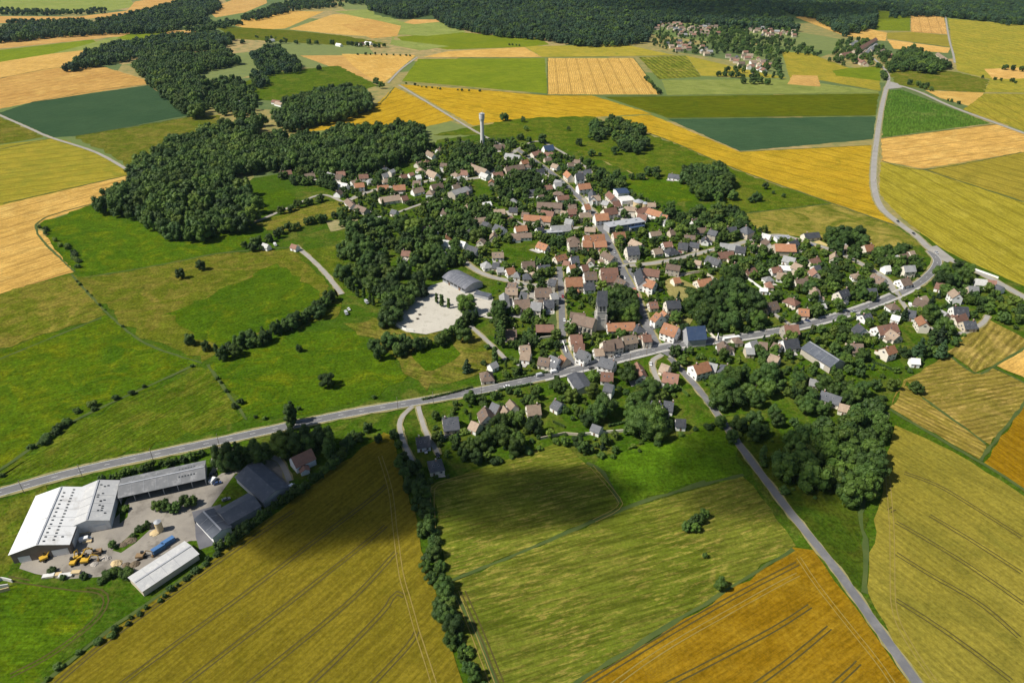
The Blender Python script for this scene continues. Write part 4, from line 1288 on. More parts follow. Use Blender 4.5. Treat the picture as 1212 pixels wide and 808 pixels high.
def flat_block(name, ends, W, h, label, cat, roofm, wallm, blue=True):
    x, y, rz_, L = axis(*ends, h)
    t = empty(name, (x, y, 0.35), rz_)
    FOOT.append((x, y, math.cos(rz_), math.sin(rz_), L / 2 + 1, W / 2 + 1))
    mb = MB()
    mb.box((0, 0, h / 2 - 0.3), (L, W, h + 0.6))
    mb.build('wall', wallm, t)
    mb = MB()
    mb.box((0, 0, h + 0.2), (L + 0.6, W + 0.6, 0.4))
    for q in (-0.3, 0.05, 0.33):
        mb.box((q * L, 0.1 * W, h + 0.75), (2.2, 2.0, 0.7))
    mb.build('roof', roofm, t)
    n = int(L / 4)
    for i in range(n):
        for f in range(int(h / 3)):
            for s in (-1, 1):
                wb = MB()
                wb.box((0, 0, 0), (3.1, 0.2, 1.7))
                o = wb.build('window', bluepan if (blue and i % 3) else glass, t)
                o.location = (-L / 2 + L * (i + 0.5) / n, s * (W / 2 + 0.05), 1.9 + 3 * f)
    tag(t, label, cat)
    return t


bluepan = noisy_mat('blue_panel', (0.08, 0.12, 0.22), (0.11, 0.15, 0.26), 0.4, 0.5)
palegrey = noisy_mat('flat_roof', (0.30, 0.31, 0.33), (0.36, 0.37, 0.39), 0.2, 0.8, c3=(0.42, 0.42, 0.43), scale3=0.15)
flat_block('flat_building', (718, 267, 760, 260.5), 12, 6.4, 'long two storey building with pale grey flat roof and blue panels', 'building', palegrey, WALLS[4][1])
flat_block('flat_building', (744, 269, 760, 266), 9, 3.4, 'low blue panelled building in front of the long grey flat roof', 'building', RM['U'], WALLS[4][1])
flat_block('flat_building', (640, 275, 665, 273.5), 7, 3.4, 'long low white building with flat grey roof below the orange hall', 'building', palegrey, WALLS[1][1], False)
flat_block('flat_building', (918, 281.5, 935, 281), 8, 3.4, 'flat grey roofed building beside the upper street and the olive field', 'building', palegrey, WALLS[1][1], False)


def church():
    x, y, _, _ = axis(706, 388, 714, 388, 0)
    st = WALLS[3][1]
    pale = noisy_mat('pale_limestone', (0.42, 0.40, 0.36), (0.50, 0.475, 0.43), 0.5)
    t = empty('church', (x, y, 0.35), R(4))
    FOOT.append((x, y, 1, 0, 6, 6))
    mb = MB()
    mb.box((0, 0, 10), (7, 7, 21.2))
    for sx in (-1, 1):
        for sy in (-1, 1):
            mb.box((sx * 3.5, sy * 3.5, 6), (1.2, 1.2, 13))
    for z in (9, 15, 20.3):
        mb.box((0, 0, z), (7.4, 7.4, 0.35))
    tw = mb.build('tower', pale, t)
    for a in range(4):
        for q in (-1.2, 1.2):
            lm = MB()
            lm.box((q, -3.55, 17.6), (1.1, 0.3, 3.4))
            lm.cyl((q, -3.4, 19.3), (q, -3.7, 19.3), 0.55, 0.55, 12)
            lo = lm.build('belfry_opening', darkin, tw)
            lo.rotation_euler[2] = a * math.pi / 2
    mb = MB()
    mb.extr([(-4.0, 20.2), (4.0, 20.2), (0, 31.0)], -3.7, 3.7, 0)
    mb.cyl((0, 0, 30.9), (0, 0, 33.6), 0.09, 0.06, 6, 1)
    mb.box((0, 0, 32.8), (1.2, 0.12, 0.12), mi=1)
    mb.build('tower_roof', [RM['S'], steel], t)
    a, b = G(679.5, 371, 12), G(704, 377, 12)
    d = b - a
    L = d.length
    n = empty('nave', ((a.x + b.x) / 2 - x, (a.y + b.y) / 2 - y, 0))
    n.parent = t
    n.rotation_euler[2] = math.atan2(d.y, d.x) - R(4)
    FOOT.append(((a.x + b.x) / 2, (a.y + b.y) / 2, d.x / L, d.y / L, L / 2 + 1, 7))
    mb = MB()
    wall_mesh(mb, L, 11, 7, 12)
    for i in range(6):
        for s in (-1, 1):
            mb.box((-L / 2 + L * i / 5, s * 5.9, 2.4), (0.8, 1.0, 6), top=0.7)
    mb.build('nave_wall', st, n)
    mb = MB()
    roof_mesh(mb, L, 11, 7, 12)
    mb.build('nave_roof', RM['B'], n)
    for i in range(5):
        for s in (-1, 1):
            wb = MB()
            wb.box((-L / 2 + L * (i + 0.5) / 5, s * 5.52, 4), (1.1, 0.2, 3.2))
            wb.build('window', glass, n)
    tag(t, 'stone church with tall slate roofed tower and brown nave', 'church')


church()


def water_tower():
    p = G(571, 171)
    t = empty('water_tower', (p.x, p.y, 0.3))
    mb = MB()
    N = 24
    prof = [(3.4, -0.5), (3.0, 1.5), (2.55, 12), (2.4, 26), (2.6, 31), (3.5, 34.2), (3.7, 35)]
    for (r0, z0), (r1, z1) in zip(prof, prof[1:]):
        P = [(r * math.cos(2 * math.pi * i / N), r * math.sin(2 * math.pi * i / N), z) for r, z in ((r0, z0), (r1, z1)) for i in range(N)]
        mb.add(P, [(i, (i + 1) % N, N + (i + 1) % N, N + i) for i in range(N)])
    mb.build('shaft', concrete, t)
    mb = MB()
    mb.cyl((0, 0, 34.9), (0, 0, 41), 3.75, 3.75, 24, 0)
    mb.cyl((0, 0, 41), (0, 0, 41.5), 3.95, 3.95, 24, 1)
    mb.cyl((0, 0, 37.2), (0, 0, 37.6), 3.85, 3.85, 24, 1)
    mb.cyl((0, 0, 41.5), (0, 0, 42.6), 1.3, 1.1, 16, 0)
    mb.build('tank', [concrete, zinc], t)
    mb = MB()
    mb.cyl((1.2, 0, 42.5), (1.2, 0, 46), 0.12, 0.08, 6)
    mb.cyl((-1, 0.6, 41.4), (-1, 0.6, 44.5), 0.1, 0.08, 6)
    mb.build('antenna', steel, t)
    mb = MB()
    mb.box((0, -3.2, 1.1), (1.1, 0.5, 2.2))
    mb.build('door', doorm, t)
    tag(t, 'tall slim white water tower standing above the village', 'water tower')
    FOOT.append((p.x, p.y, 1, 0, 5, 5))


water_tower()


def silo(px, py, r, h, m, label, cap=True):
    p = G(px, py)
    t = empty('silo', (p.x, p.y, 0.35))
    mb = MB()
    mb.cyl((0, 0, -0.4), (0, 0, h), r, r, 20)
    for z in range(2, int(h), 2):
        mb.cyl((0, 0, z), (0, 0, z + 0.12), r + 0.06, r + 0.06, 20)
    mb.build('barrel', m, t)
    mb = MB()
    mb.cyl((0, 0, h + 0.002), (0, 0, h + r * 0.45), r + 0.12, 0.3, 20)
    mb.build('cap', zinc if cap else m, t)
    mb = MB()
    for s in (-0.25, 0.25):
        mb.cyl((s, -r - 0.2, 0), (s, -r - 0.2, h), 0.04, 0.04, 5)
    for z in range(1, int(h * 2)):
        mb.cyl((-0.25, -r - 0.2, z / 2), (0.25, -r - 0.2, z / 2), 0.03, 0.03, 4)
    mb.build('ladder', steel, t)
    tag(t, label, 'silo')
    FOOT.append((p.x, p.y, 1, 0, r + 1, r + 1))


tansilo = noisy_mat('tan_silo', (0.52, 0.40, 0.22), (0.60, 0.47, 0.27), 0.4)
silo(190, 628, 1.7, 6, tansilo, 'tan silo standing beside the round bushes in the farm yard')
silo(755, 245, 5.5, 6, tansilo, 'wider tan silo beside the tan roofed hall')
silo(763, 246, 3.6, 5, tansilo, 'smaller tan silo beside the red brown roofs')

# ------------------------------------------------------------ the far village : small houses, one mesh each, the farthest as one mass
FAR = ['776,36 782,27 808,29 806,38', '797,39 830,31 848,32 851,43 830,46 805,45', '774,54 806,50 840,57 840,67 812,64 780,60', '846,66 883,64 908,74 896,84 872,80 858,73',
       '882,34 942,36 942,47 900,46', '880,78 910,72 908,90 890,92']
fars = []
fr = random.Random(3)
for s in FAR:
    poly = [tuple(G(*p)[:2]) for p in arr(s)]
    x0, x1 = min(p[0] for p in poly), max(p[0] for p in poly)
    y0, y1 = min(p[1] for p in poly), max(p[1] for p in poly)
    yy = y0
    while yy < y1:
        xx = x0
        while xx < x1:
            q = (xx + fr.uniform(-5, 5), yy + fr.uniform(-12, 12))
            if inpoly(q, poly) and fr.random() < 0.8:
                fars.append((q[0], q[1], fr.choice((0, 0.2, -0.3, 1.5)) + fr.uniform(-.15, .15), fr.uniform(9, 15), fr.uniform(8, 10), fr.choice((1, 1, 2)), fr.choice('RRTTBBSG')))
            xx += 19
        yy += 42
for s in ('1010,62,1036,47,12,R', '1018,66,1026,60,9,T', '995,66,1007,64,12,R', '1012,70,1022,75,10,R', '1024,64,1032,56,9,G', '1030,60,1037,53,9,G', '1048,65,1056,66,9,R', '1006,54,1014,50,10,G',
          '1040,62,1046,60,9,T', '1022,72,1026,76,9,R', '992,29,1008,31,10,W', '897,80,906,83,10,R', '903,76,912,77,9,O'):
    q = s.split(',')
    x, y, rz_, L = axis(*(float(v) for v in q[:4]), 5)
    fars.append((x, y, rz_, L, float(q[4]), 1, q[5]))
fars.sort(key=lambda q: q[1])
KEEPFAR = 14
for q in fars[:KEEPFAR]:
    o = make_house('house', q[0], q[1], q[2], q[3], q[4], q[5], q[6], fr.choice((0, 1, 1, 2)), 0)
    tag(o, f'small far {ROOFC[q[6]][0]} house in the hillside hamlet beyond the fields', 'house', f'{ROOFC[q[6]][0]} houses of the far hamlet')
fmb = MB()
fmats = [RM[c] for c in 'RTBOGWS'] + [WALLS[2][1]]
for q in fars[KEEPFAR:]:
    m2 = MB()
    e = 5.0
    r = e + q[4] / 2 * 0.8
    wall_mesh(m2, q[3], q[4], e, r, 7)
    roof_mesh(m2, q[3], q[4], e, r, 'RTBOGWS'.index(q[6]))
    ca, sa = math.cos(q[2]), math.sin(q[2])
    n0 = len(fmb.v)
    fmb.v += [(v[0] * ca - v[1] * sa + q[0], v[0] * sa + v[1] * ca + q[1], v[2] + 0.3) for v in m2.v]
    fmb.f += [tuple(i + n0 for i in f) for f in m2.f]
    fmb.m += m2.m
    FOOT.append((q[0], q[1], ca, sa, q[3] / 2, q[4] / 2))
tag(fmb.build('far_houses', fmats), 'mass of tiny pale houses far off among the trees', None, None, 'stuff')

# ------------------------------------------------------------ trees
bark = noisy_mat('bark', (0.07, 0.055, 0.04), (0.11, 0.09, 0.065), 1.5)
LEAF = {'dark': leaf_mat('leaf_dark', (0.028, 0.062, 0.009), (0.080, 0.130, 0.018)),
        'mid': leaf_mat('leaf_mid', (0.046, 0.090, 0.010), (0.110, 0.170, 0.021)),
        'light': leaf_mat('leaf_light', (0.082, 0.125, 0.013), (0.150, 0.205, 0.027), (0.07, 0.12, 0.02)),
        'conifer': leaf_mat('leaf_conifer', (0.015, 0.038, 0.013), (0.040, 0.076, 0.025))}


def crown_geo(seed, shape, nl, nleaf, leaf):
    """a crown one unit high (z 0..1): lumps on an outline, each lump a ball of leaf clumps over a dark body"""
    q = random.Random(seed)
    lumps = []
    if shape == 'round':
        for i in range(nl):
            z = q.uniform(0.12, 0.90)
            a = q.uniform(0, 6.283)
            rr = 0.42 * math.sqrt(max(0.0, 1 - ((z - 0.5) / 0.52) ** 2)) * (0.78 + 0.22 * q.random())
            s = q.uniform(0.15, 0.24) * (1.12 - 0.3 * z)
            lumps.append((rr * math.cos(a), rr * math.sin(a), z, s))
        lumps.append((0, 0, 0.48, 0.30))
        lumps.append((q.uniform(-.1, .1), q.uniform(-.1, .1), 0.74, 0.22))
    elif shape == 'tall':
        for i in range(nl):
            z = q.uniform(0.06, 0.97)
            a = q.uniform(0, 6.283)
            rr = 0.15 * (math.sin(math.pi * min(1, z * 0.85 + 0.12)) ** 0.6) * q.uniform(0.5, 1)
            lumps.append((rr * math.cos(a), rr * math.sin(a), z, q.uniform(0.05, 0.085)))
        for i in range(7):
            lumps.append((0, 0, 0.12 + 0.125 * i, 0.10 if i < 6 else 0.06))
    elif shape == 'cone':
        for i in range(nl):
            z = q.uniform(0.03, 0.98)
            a = q.uniform(0, 6.283)
            rr = 0.25 * (1 - z) * q.uniform(0.7, 1.05)
            lumps.append((rr * math.cos(a), rr * math.sin(a), z, 0.035 + 0.075 * (1 - z)))
        for i in range(8):
            lumps.append((0, 0, 0.07 + 0.115 * i, 0.19 * (1 - 0.1 * i) * 0.8))
    else:                                                       # bush
        for i in range(nl):
            a = q.uniform(0, 6.283)
            z = q.uniform(0.2, 0.75)
            rr = 0.55 * math.sqrt(max(0, 1 - z * z)) * q.uniform(0.5, 1)
            lumps.append((rr * math.cos(a), rr * math.sin(a), z, q.uniform(0.18, 0.3)))
        lumps.append((0, 0, 0.4, 0.45))
    V, F, T = [], [], []
    t_ = (1 + 5 ** 0.5) / 2
    ico = [Vector(v).normalized() for v in ((-1, t_, 0), (1, t_, 0), (-1, -t_, 0), (1, -t_, 0), (0, -1, t_), (0, 1, t_), (0, -1, -t_), (0, 1, -t_), (t_, 0, -1), (t_, 0, 1), (-t_, 0, -1), (-t_, 0, 1))]
    icf = [(0, 11, 5), (0, 5, 1), (0, 1, 7), (0, 7, 10), (0, 10, 11), (1, 5, 9), (5, 11, 4), (11, 10, 2), (10, 7, 6), (7, 1, 8), (3, 9, 4), (3, 4, 2), (3, 2, 6), (3, 6, 8), (3, 8, 9), (4, 9, 5), (2, 4, 11), (6, 2, 10), (8, 6, 7), (9, 8, 1)]
    tints = []
    for (x, y, z, s) in lumps:
        tint = q.uniform(0.1, 0.9)
        tints.append(tint)
        o = len(V)
        for v in ico:
            k = s * q.uniform(0.86, 0.98)
            V.append((x + v.x * k, y + v.y * k, max(0.0, z + v.z * k)))
            T.append(tint * 0.8)
        F += [tuple(i + o for i in f) for f in icf]
    wts = [l[3] ** 2 for l in lumps]
    for i in range(nleaf):
        k = q.choices(range(len(lumps)), wts)[0]
        x, y, z, s = lumps[k]
        d = Vector((q.gauss(0, 1), q.gauss(0, 1), q.gauss(0.25, 1))).normalized()
        c = Vector((x, y, z)) + d * s * q.uniform(0.88, 1.08)
        if c.z < 0.01:
            continue
        nrm = (d + Vector((q.gauss(0, .28), q.gauss(0, .28), q.gauss(0, .28)))).normalized()
        u = nrm.orthogonal().normalized()
        u.rotate(__import__('mathutils').Quaternion(nrm, q.uniform(0, 6.28)))
        w = nrm.cross(u)
        a = leaf * q.uniform(0.6, 1.3)
        b = a * q.uniform(0.5, 0.9)
        o = len(V)
        V += [tuple(c + u * a), tuple(c + w * b + nrm * a * 0.2), tuple(c - u * a), tuple(c - w * b + nrm * a * 0.2)]
        F.append((o, o + 1, o + 2, o + 3))
        ti = min(1, max(0, tints[k] + q.uniform(-0.3, 0.3)))
        T += [ti] * 4
    return V, F, T


def crown_mesh(name, geo, m, z0, H, trunk=False):
    V, F, T = geo
    V = [(x * H, y * H, z0 + z * (H - z0)) for x, y, z in V]
    me = bpy.data.meshes.new(name)
    mi = [0] * len(F)
    V, F, T = list(V), list(F), list(T)
    if trunk:
        tv, tf = trunk_geo(H)
        o = len(V)
        V += tv
        F += [tuple(i + o for i in f) for f in tf]
        T += [0.5] * len(tv)
        mi += [1] * len(tf)
    me.from_pydata(V, [], F)
    me.materials.append(m)
    if trunk:
        me.materials.append(bark)
        me.polygons.foreach_set('material_index', mi)
    at = me.attributes.new('tint', 'FLOAT', 'POINT')
    at.data.foreach_set('value', T)
    me.update()
    return me


def trunk_geo(H):
    mb = MB()
    mb.cyl((0, 0, -0.02 * H), (0, 0, 0.35 * H), 0.035 * H, 0.022 * H, 8)
    for i in range(4):
        a = i * 1.57 + 0.4
        mb.cyl((0, 0, 0.28 * H), (0.2 * H * math.cos(a), 0.2 * H * math.sin(a), 0.55 * H), 0.016 * H, 0.006 * H, 6)
    return mb.v, mb.f


H0 = 10.0
VAR = {}
LEAF['deep'] = leaf_mat('leaf_deep', (0.016, 0.040, 0.017), (0.052, 0.092, 0.029), (0.024, 0.060, 0.034))
SHAPES = [('round', 'deep', 3), ('round', 'dark', 4), ('round', 'mid', 4), ('round', 'light', 2), ('tall', 'dark', 2), ('tall', 'mid', 2), ('cone', 'conifer', 2), ('bush', 'dark', 2), ('bush', 'mid', 3), ('bush', 'light', 2)]
sd_ = 40
for shape, tone, n in SHAPES:
    for i in range(n):
        sd_ += 1
        nl = {'round': 17, 'tall': 46, 'cone': 60, 'bush': 14}[shape]
        hi = crown_geo(sd_, shape, nl, {'round': 3200, 'tall': 1700, 'cone': 1900, 'bush': 700}[shape], {'round': 0.027, 'tall': 0.020, 'cone': 0.020, 'bush': 0.06}[shape])
        lo = crown_geo(sd_, shape, nl, {'round': 650, 'tall': 500, 'cone': 500, 'bush': 220}[shape], {'round': 0.055, 'tall': 0.036, 'cone': 0.038, 'bush': 0.12}[shape])
        z0 = {'round': 0.09, 'tall': 0.05, 'cone': 0.04, 'bush': 0.0}[shape] * H0
        VAR.setdefault((shape, tone), []).append((crown_mesh('crown', hi, LEAF[tone], z0, H0), crown_mesh('tree', hi, LEAF[tone], z0, H0, True), crown_mesh('tree_far', lo, LEAF[tone], z0, H0)))
tm = MB()
tm.v, tm.f = trunk_geo(H0)
tm.m = [0] * len(tm.f)
TRUNK = tm.mesh('trunk', [bark])

TREES = []           # x, y, height, shape, tone, wood name or ''
tr = random.Random(21)
CELL = {}


def near_foot(x, y, m):
    for fx, fy, c, s, a, b in FOOTI.get((int(x // 40), int(y // 40)), ()):
        dx, dy = x - fx, y - fy
        if abs(dx * c + dy * s) < a + m and abs(-dx * s + dy * c) < b + m:
            return True
    return False


FOOTI = {}
for f in FOOT:
    for i in (-1, 0, 1):
        for j in (-1, 0, 1):
            FOOTI.setdefault((int(f[0] // 40) + i, int(f[1] // 40) + j), []).append(f)
ROADI = {}
for kind, w, P in ROADLINES:
    for p in P:
        for i in (-1, 0, 1):
            for j in (-1, 0, 1):
                ROADI.setdefault((int(p[0] // 15) + i, int(p[1] // 15) + j), []).append((p[0], p[1], w / 2))


def near_road(x, y, m):
    return any((x - a) ** 2 + (y - b) ** 2 < (w + m) ** 2 for a, b, w in ROADI.get((int(x // 15), int(y // 15)), ()))


OPEN = [[tuple(G(*p)[:2]) for p in arr(s)] for s in (
    '466,383 500,347 516,335 540,330 583,352 582,376 545,378 527,392 480,393', '120,628 140,605 180,580 255,566 262,530 330,545 345,575 280,565 246,640 195,655 160,680 40,682 25,660 80,650',
    '655,370 668,368 668,392 640,392', '735,216 800,211 825,232 800,238 745,230', '700,430 750,425 752,410 700,415', '784,332 800,328 832,342 838,352 815,362 792,350',
    '640,470 660,468 665,490 690,512 640,516 636,495', '715,472 735,468 745,515 705,520 700,505', '470,195 490,190 500,205 480,215', '560,208 580,205 580,235 560,230',
    '590,288 640,285 650,310 595,318', '600,150 700,150 700,175 660,172 600,158', '485,425 560,400 590,425 500,455', '330,225 352,222 352,245 320,250',
    '1055,385 1080,380 1100,395 1075,420 1050,410', '790,245 830,238 850,250 800,258')]


MAINP = [p for k_, w_, P_ in ROADLINES if k_ == 'main' for p in P_]


def hides_road(x, y, h):
    px, py, d = proj(x, y, h * 0.9)
    b = proj(x, y, 0)
    wpx = 0.4 * h * FPX / d
    for q in MAINP:
        if abs(q[0] - x) < 12 and 0 < q[1] - y < 40:
            a = proj(q[0], q[1], 0.4)
            if abs(a[0] - px) < wpx and py - 1 < a[1] < b[1]:
                return True
    return False


def ok(x, y, m=1.0):
    if near_foot(x, y, m) or near_road(x, y, 1.2):
        return False
    return not any(inpoly((x, y), p) for p in OPEN)


def pick(mix):
    t = tr.random() * sum(w for _, w in mix)
    for k, w in mix:
        t -= w
        if t <= 0:
            return k
    return mix[-1][0]


BROAD = [(('round', 'dark'), 6), (('round', 'mid'), 5), (('round', 'light'), 1.3)]
DARKB = [(('round', 'dark'), 8), (('round', 'mid'), 4), (('round', 'light'), 0.4)]
DEEP = [(('round', 'deep'), 6), (('round', 'dark'), 2), (('round', 'mid'), 1)]
MIXD = [(('round', 'deep'), 4), (('round', 'dark'), 5), (('round', 'mid'), 2)]
POPL = [(('tall', 'dark'), 5), (('tall', 'mid'), 3), (('round', 'dark'), 2)]
GARD = [(('round', 'dark'), 3), (('round', 'mid'), 4), (('round', 'light'), 1.8), (('tall', 'dark'), 1.0), (('cone', 'conifer'), 0.8), (('bush', 'mid'), 6), (('bush', 'dark'), 3), (('bush', 'light'), 2)]
CONI = [(('cone', 'conifer'), 4), (('tall', 'dark'), 3), (('round', 'dark'), 2)]
BUSH = [(('bush', 'mid'), 3), (('bush', 'dark'), 3), (('bush', 'light'), 1), (('round', 'dark'), 1)]


def fill(s, step, h0, h1, mix, wood='', prob=1.0, chk=True, dy=1.0):
    zc = (h0 + h1) * 0.25 if chk else 0
    poly = [tuple(G(p[0], p[1], zc)[:2]) for p in arr(s)]
    x0, x1 = min(p[0] for p in poly), max(p[0] for p in poly)
    y0, y1 = min(p[1] for p in poly), max(p[1] for p in poly)
    y = y0
    row = 0
    while y < y1:
        x = x0 + (step / 2 if row % 2 else 0)
        while x < x1:
            q = (x + tr.uniform(-.42, .42) * step, y + tr.uniform(-.42, .42) * step)
            if inpoly(q, poly) and tr.random() < prob and (not chk or ok(*q)):
                sh, tn = pick(mix)
                h = tr.uniform(h0, h1)
                if wood:
                    nz = mnoise.noise(Vector((q[0] * 0.011, q[1] * 0.008, 3.7)))
                    if nz < -0.45 and wood != 'far_forest':
                        x += step
                        continue
                    h *= 1 + 0.28 * nz + tr.uniform(-.14, .16)
                    if wood != 'far_forest' and nz > 0.12 and tr.random() < 0.6:
                        tn = 'mid' if tn == 'dark' else tn
                if sh == 'bush':
                    h = min(h * 0.5, tr.uniform(1.8, 4.2))
                TREES.append((q[0], q[1], h, sh, tn, wood))
            x += step
        y += step * 0.87 * dy
        row += 1


def rowof(s, step, h0, h1, mix, wood='', width=0.0, prob=1.0):
    P = resample(smooth_line([tuple(G(p[0], p[1], (h0 + h1) * 0.18)[:2]) for p in arr(s)], 4), step)
    for p in P:
        if tr.random() < prob:
            sh, tn = pick(mix)
            h = tr.uniform(h0, h1)
            if sh == 'bush':
                h = min(h, 4.2)
            q = (p[0] + tr.uniform(-width, width) + tr.uniform(-.2, .2) * step, p[1] + tr.uniform(-width, width) + tr.uniform(-.2, .2) * step)
            if not near_road(q[0], q[1], 1.5):
                TREES.append((q[0], q[1], h, sh, tn, wood))


def single(s, mix):
    for q in s.split():
        a = [float(v) for v in q.split(',')]
        p = G(a[0], a[1])
        sh, tn = pick(mix)
        TREES.append((p.x, p.y, a[2], sh, tn, ''))


# woods that read as masses : one object each
fill('425,-30 432,4 437,10 475,20 510,16 530,29 560,36 600,42 640,44 690,52 742,51 765,46 772,36 782,25 812,24 850,30 885,31 945,34 930,22 925,12 965,20 1000,40 1036,30 1037,9 1077,12 1120,18 1215,27 1260,30 1260,-30', 15, 15, 21, DEEP, 'far_forest', 0.97, True, 1.15)
fill('1050,20 1075,-8 1200,-10 1255,20 1200,28 1120,16', 20, 15, 20, DEEP, 'far_forest', 0.5)
fill('850,84 872,74 897,86 908,70 884,62 847,62 842,50 852,32 880,30 945,36 940,50 985,66 1003,78 960,64 930,62 920,80 935,94 880,84', 19, 8, 13, DARKB, 'hamlet_wood', 0.85)
fill('772,52 782,27 810,28 850,32 846,66 800,62', 19, 6, 10, DARKB, 'hamlet_wood', 0.8)
fill('985,70 990,50 1015,44 1040,52 1058,66 1056,80 1046,80 1020,76', 20, 9, 14, BROAD, 'hamlet_wood', 0.75)
fill('1053,83 1060,64 1078,56 1100,66 1129,77 1105,84 1075,80', 14, 13, 18, DARKB, 'far_copse', 1)
fill('-40,38 60,30 130,23 150,20 180,10 225,-2 256,-2 262,8 240,20 257,29 250,35 130,38 50,43 -40,52', 15, 13, 19, MIXD, 'far_wood', 0.95, True, 1.1)
fill('5,24 100,23 95,28 5,32', 18, 10, 14, MIXD, 'far_wood', 0.95)
fill('-40,10 90,12 130,10 130,15 60,17 -40,17', 20, 10, 13, MIXD, 'far_wood', 0.9)
fill('257,26 300,15 340,2 404,-6 440,-10 430,4 404,6 350,11 300,24 262,33', 17, 11, 16, MIXD, 'far_wood', 0.9)
fill('72,83 100,63 150,50 240,38 276,44 274,51 200,58 165,66 130,72', 13, 13, 18, MIXD, 'hill_wood', 0.95)
fill('160,80 168,62 200,56 262,55 283,72 262,82 238,83 200,84 172,90', 12, 14, 19, BROAD, 'hill_wood', 0.97)
fill('177,98 195,86 232,86 245,102 235,122 240,133 226,137', 12, 14, 19, BROAD, 'hill_wood', 0.97)
fill('240,100 262,95 282,90 300,110 305,130 270,133 240,128', 14, 10, 15, BROAD, 'hill_wood', 0.8)
fill('298,64 330,55 338,65 360,74 352,83 310,84', 13, 13, 18, MIXD, 'hill_wood', 0.97)
fill('296,84 318,84 322,96 310,102 300,100', 13, 12, 16, MIXD, 'hill_wood', 0.95)
fill('325,140 334,124 360,112 382,105 428,106 441,125 410,137 370,145 340,152', 11, 14, 18, DARKB, 'copse_beyond_the_gold_field', 0.97)
fill('112,247 145,222 160,195 205,166 250,150 300,141 312,142 300,160 288,172 268,200 272,210 288,222 306,240 302,262 270,272 215,281 178,264 150,250', 11.5, 14, 19, BROAD, 'big_wood', 0.92)
fill('250,190 290,170 335,160 400,157 480,148 503,150 504,172 470,192 430,199 400,202 350,196 310,198 270,205', 10, 13, 18, DARKB, 'big_wood', 0.92)
fill('915,545 940,524 985,500 1040,482 1049,520 1043,570 1022,592 990,582 955,568 918,558', 8.5, 12, 17, [(('round', 'mid'), 7), (('round', 'light'), 1.2), (('round', 'dark'), 3)], 'lane_wood', 0.98)

# groups that can be told apart
fill('400,290 418,266 470,262 520,266 552,284 540,312 508,326 488,342 472,366 458,378 448,368 440,345 408,338 403,312', 11, 8, 15, BROAD, '', 0.72)
fill('436,398 460,402 500,408 536,402 556,392 562,394 542,410 505,418 470,422 440,416 428,404', 10, 8, 13, BROAD, '', 0.85)
fill('832,455 860,432 885,432 905,440 926,452 908,470 880,486 858,494 845,480', 10, 9, 15, DARKB, '', 0.85)
fill('930,446 985,470 992,490 952,482', 9, 6, 11, BROAD, '', 0.7)
fill('850,490 905,482 948,496 935,520 890,528 860,516', 9.5, 5, 10, BROAD, '', 0.5)
fill('846,490 872,492 880,520 858,516', 10, 6, 11, DARKB, '', 0.6)
fill('892,540 910,530 918,556 900,568 892,556', 8, 8, 13, CONI, '', 0.9)
fill('900,450 975,438 1005,452 1045,480 985,486 940,475', 10, 6, 11, BROAD, '', 0.7)
fill('1062,366 1090,350 1120,372 1126,402 1112,424 1085,420 1068,402', 9.5, 9, 16, CONI, '', 0.75)
fill('820,332 850,318 902,352 895,400 862,402 838,392 815,365', 10, 10, 17, [(('round', 'dark'), 5), (('tall', 'dark'), 2), (('cone', 'conifer'), 1.5)], '', 0.8)
fill('716,345 742,336 768,355 768,378 735,384 716,376', 9, 10, 15, DARKB, '', 0.95)
fill('574,352 598,345 604,380 603,420 578,424', 8, 11, 17, POPL, '', 0.75)
fill('690,148 722,138 760,150 766,172 740,178 722,160 700,166', 11, 9, 14, BROAD, '', 0.9)
fill('700,200 735,205 770,198 788,208 786,218 735,222 715,218', 11, 7, 12, BROAD, '', 0.75)
fill('806,205 822,196 850,195 866,212 872,232 848,234 815,228', 10, 11, 16, DARKB, '', 0.95)
fill('788,245 812,236 842,240 876,248 880,268 855,282 805,280 790,270', 11.5, 8, 13, BROAD, '', 0.85)
fill('556,505 600,490 640,494 636,522 610,534 575,528', 10, 8, 13, DARKB, '', 0.8)
fill('694,478 718,470 726,492 708,506 690,502', 9, 9, 13, DARKB, '', 0.9)
fill('736,430 756,424 778,440 776,470 748,472', 9.5, 8, 13, DARKB, '', 0.85)
fill('745,482 778,478 790,500 775,515 752,514', 10, 10, 15, [(('round', 'mid'), 1)], '', 0.9)
fill('380,520 405,505 462,494 472,520 440,520 395,546', 9, 5, 9, DARKB, '', 0.6)
fill('548,170 585,178 600,196 560,205 520,200 535,185', 11, 9, 14, DARKB, '', 0.75)
fill('585,205 610,200 640,205 640,225 600,232 582,222', 11, 8, 13, DARKB, '', 0.7)
fill('590,230 650,222 655,240 600,255', 12, 7, 12, BROAD, '', 0.6)
fill('500,235 560,240 590,260 560,290 520,262', 11, 8, 13, BROAD, '', 0.7)
fill('980,278 1010,272 1025,280 1022,298 990,298', 10, 9, 14, DARKB, '', 0.85)
fill('1025,300 1060,288 1090,300 1092,325 1060,325 1035,318', 10, 7, 12, BROAD, '', 0.75)
fill('1108,322 1135,300 1150,315 1140,335 1118,345', 10, 10, 15, DARKB, '', 0.9)
fill('930,320 990,312 1040,340 1020,368 960,370 930,345', 10.5, 6, 12, BROAD, '', 0.7)
fill('860,300 930,305 905,330 868,322', 12, 7, 11, BROAD, '', 0.6)
fill('960,395 1000,390 1060,420 1045,450 1000,440', 10, 5, 10, BROAD, '', 0.55)
fill('850,505 905,495 1005,590 945,620 900,560', 16, 3, 6, BUSH, '', 0.5)
fill('330,190 392,198 405,222 370,220 330,212', 11, 7, 12, BROAD, '', 0.7)
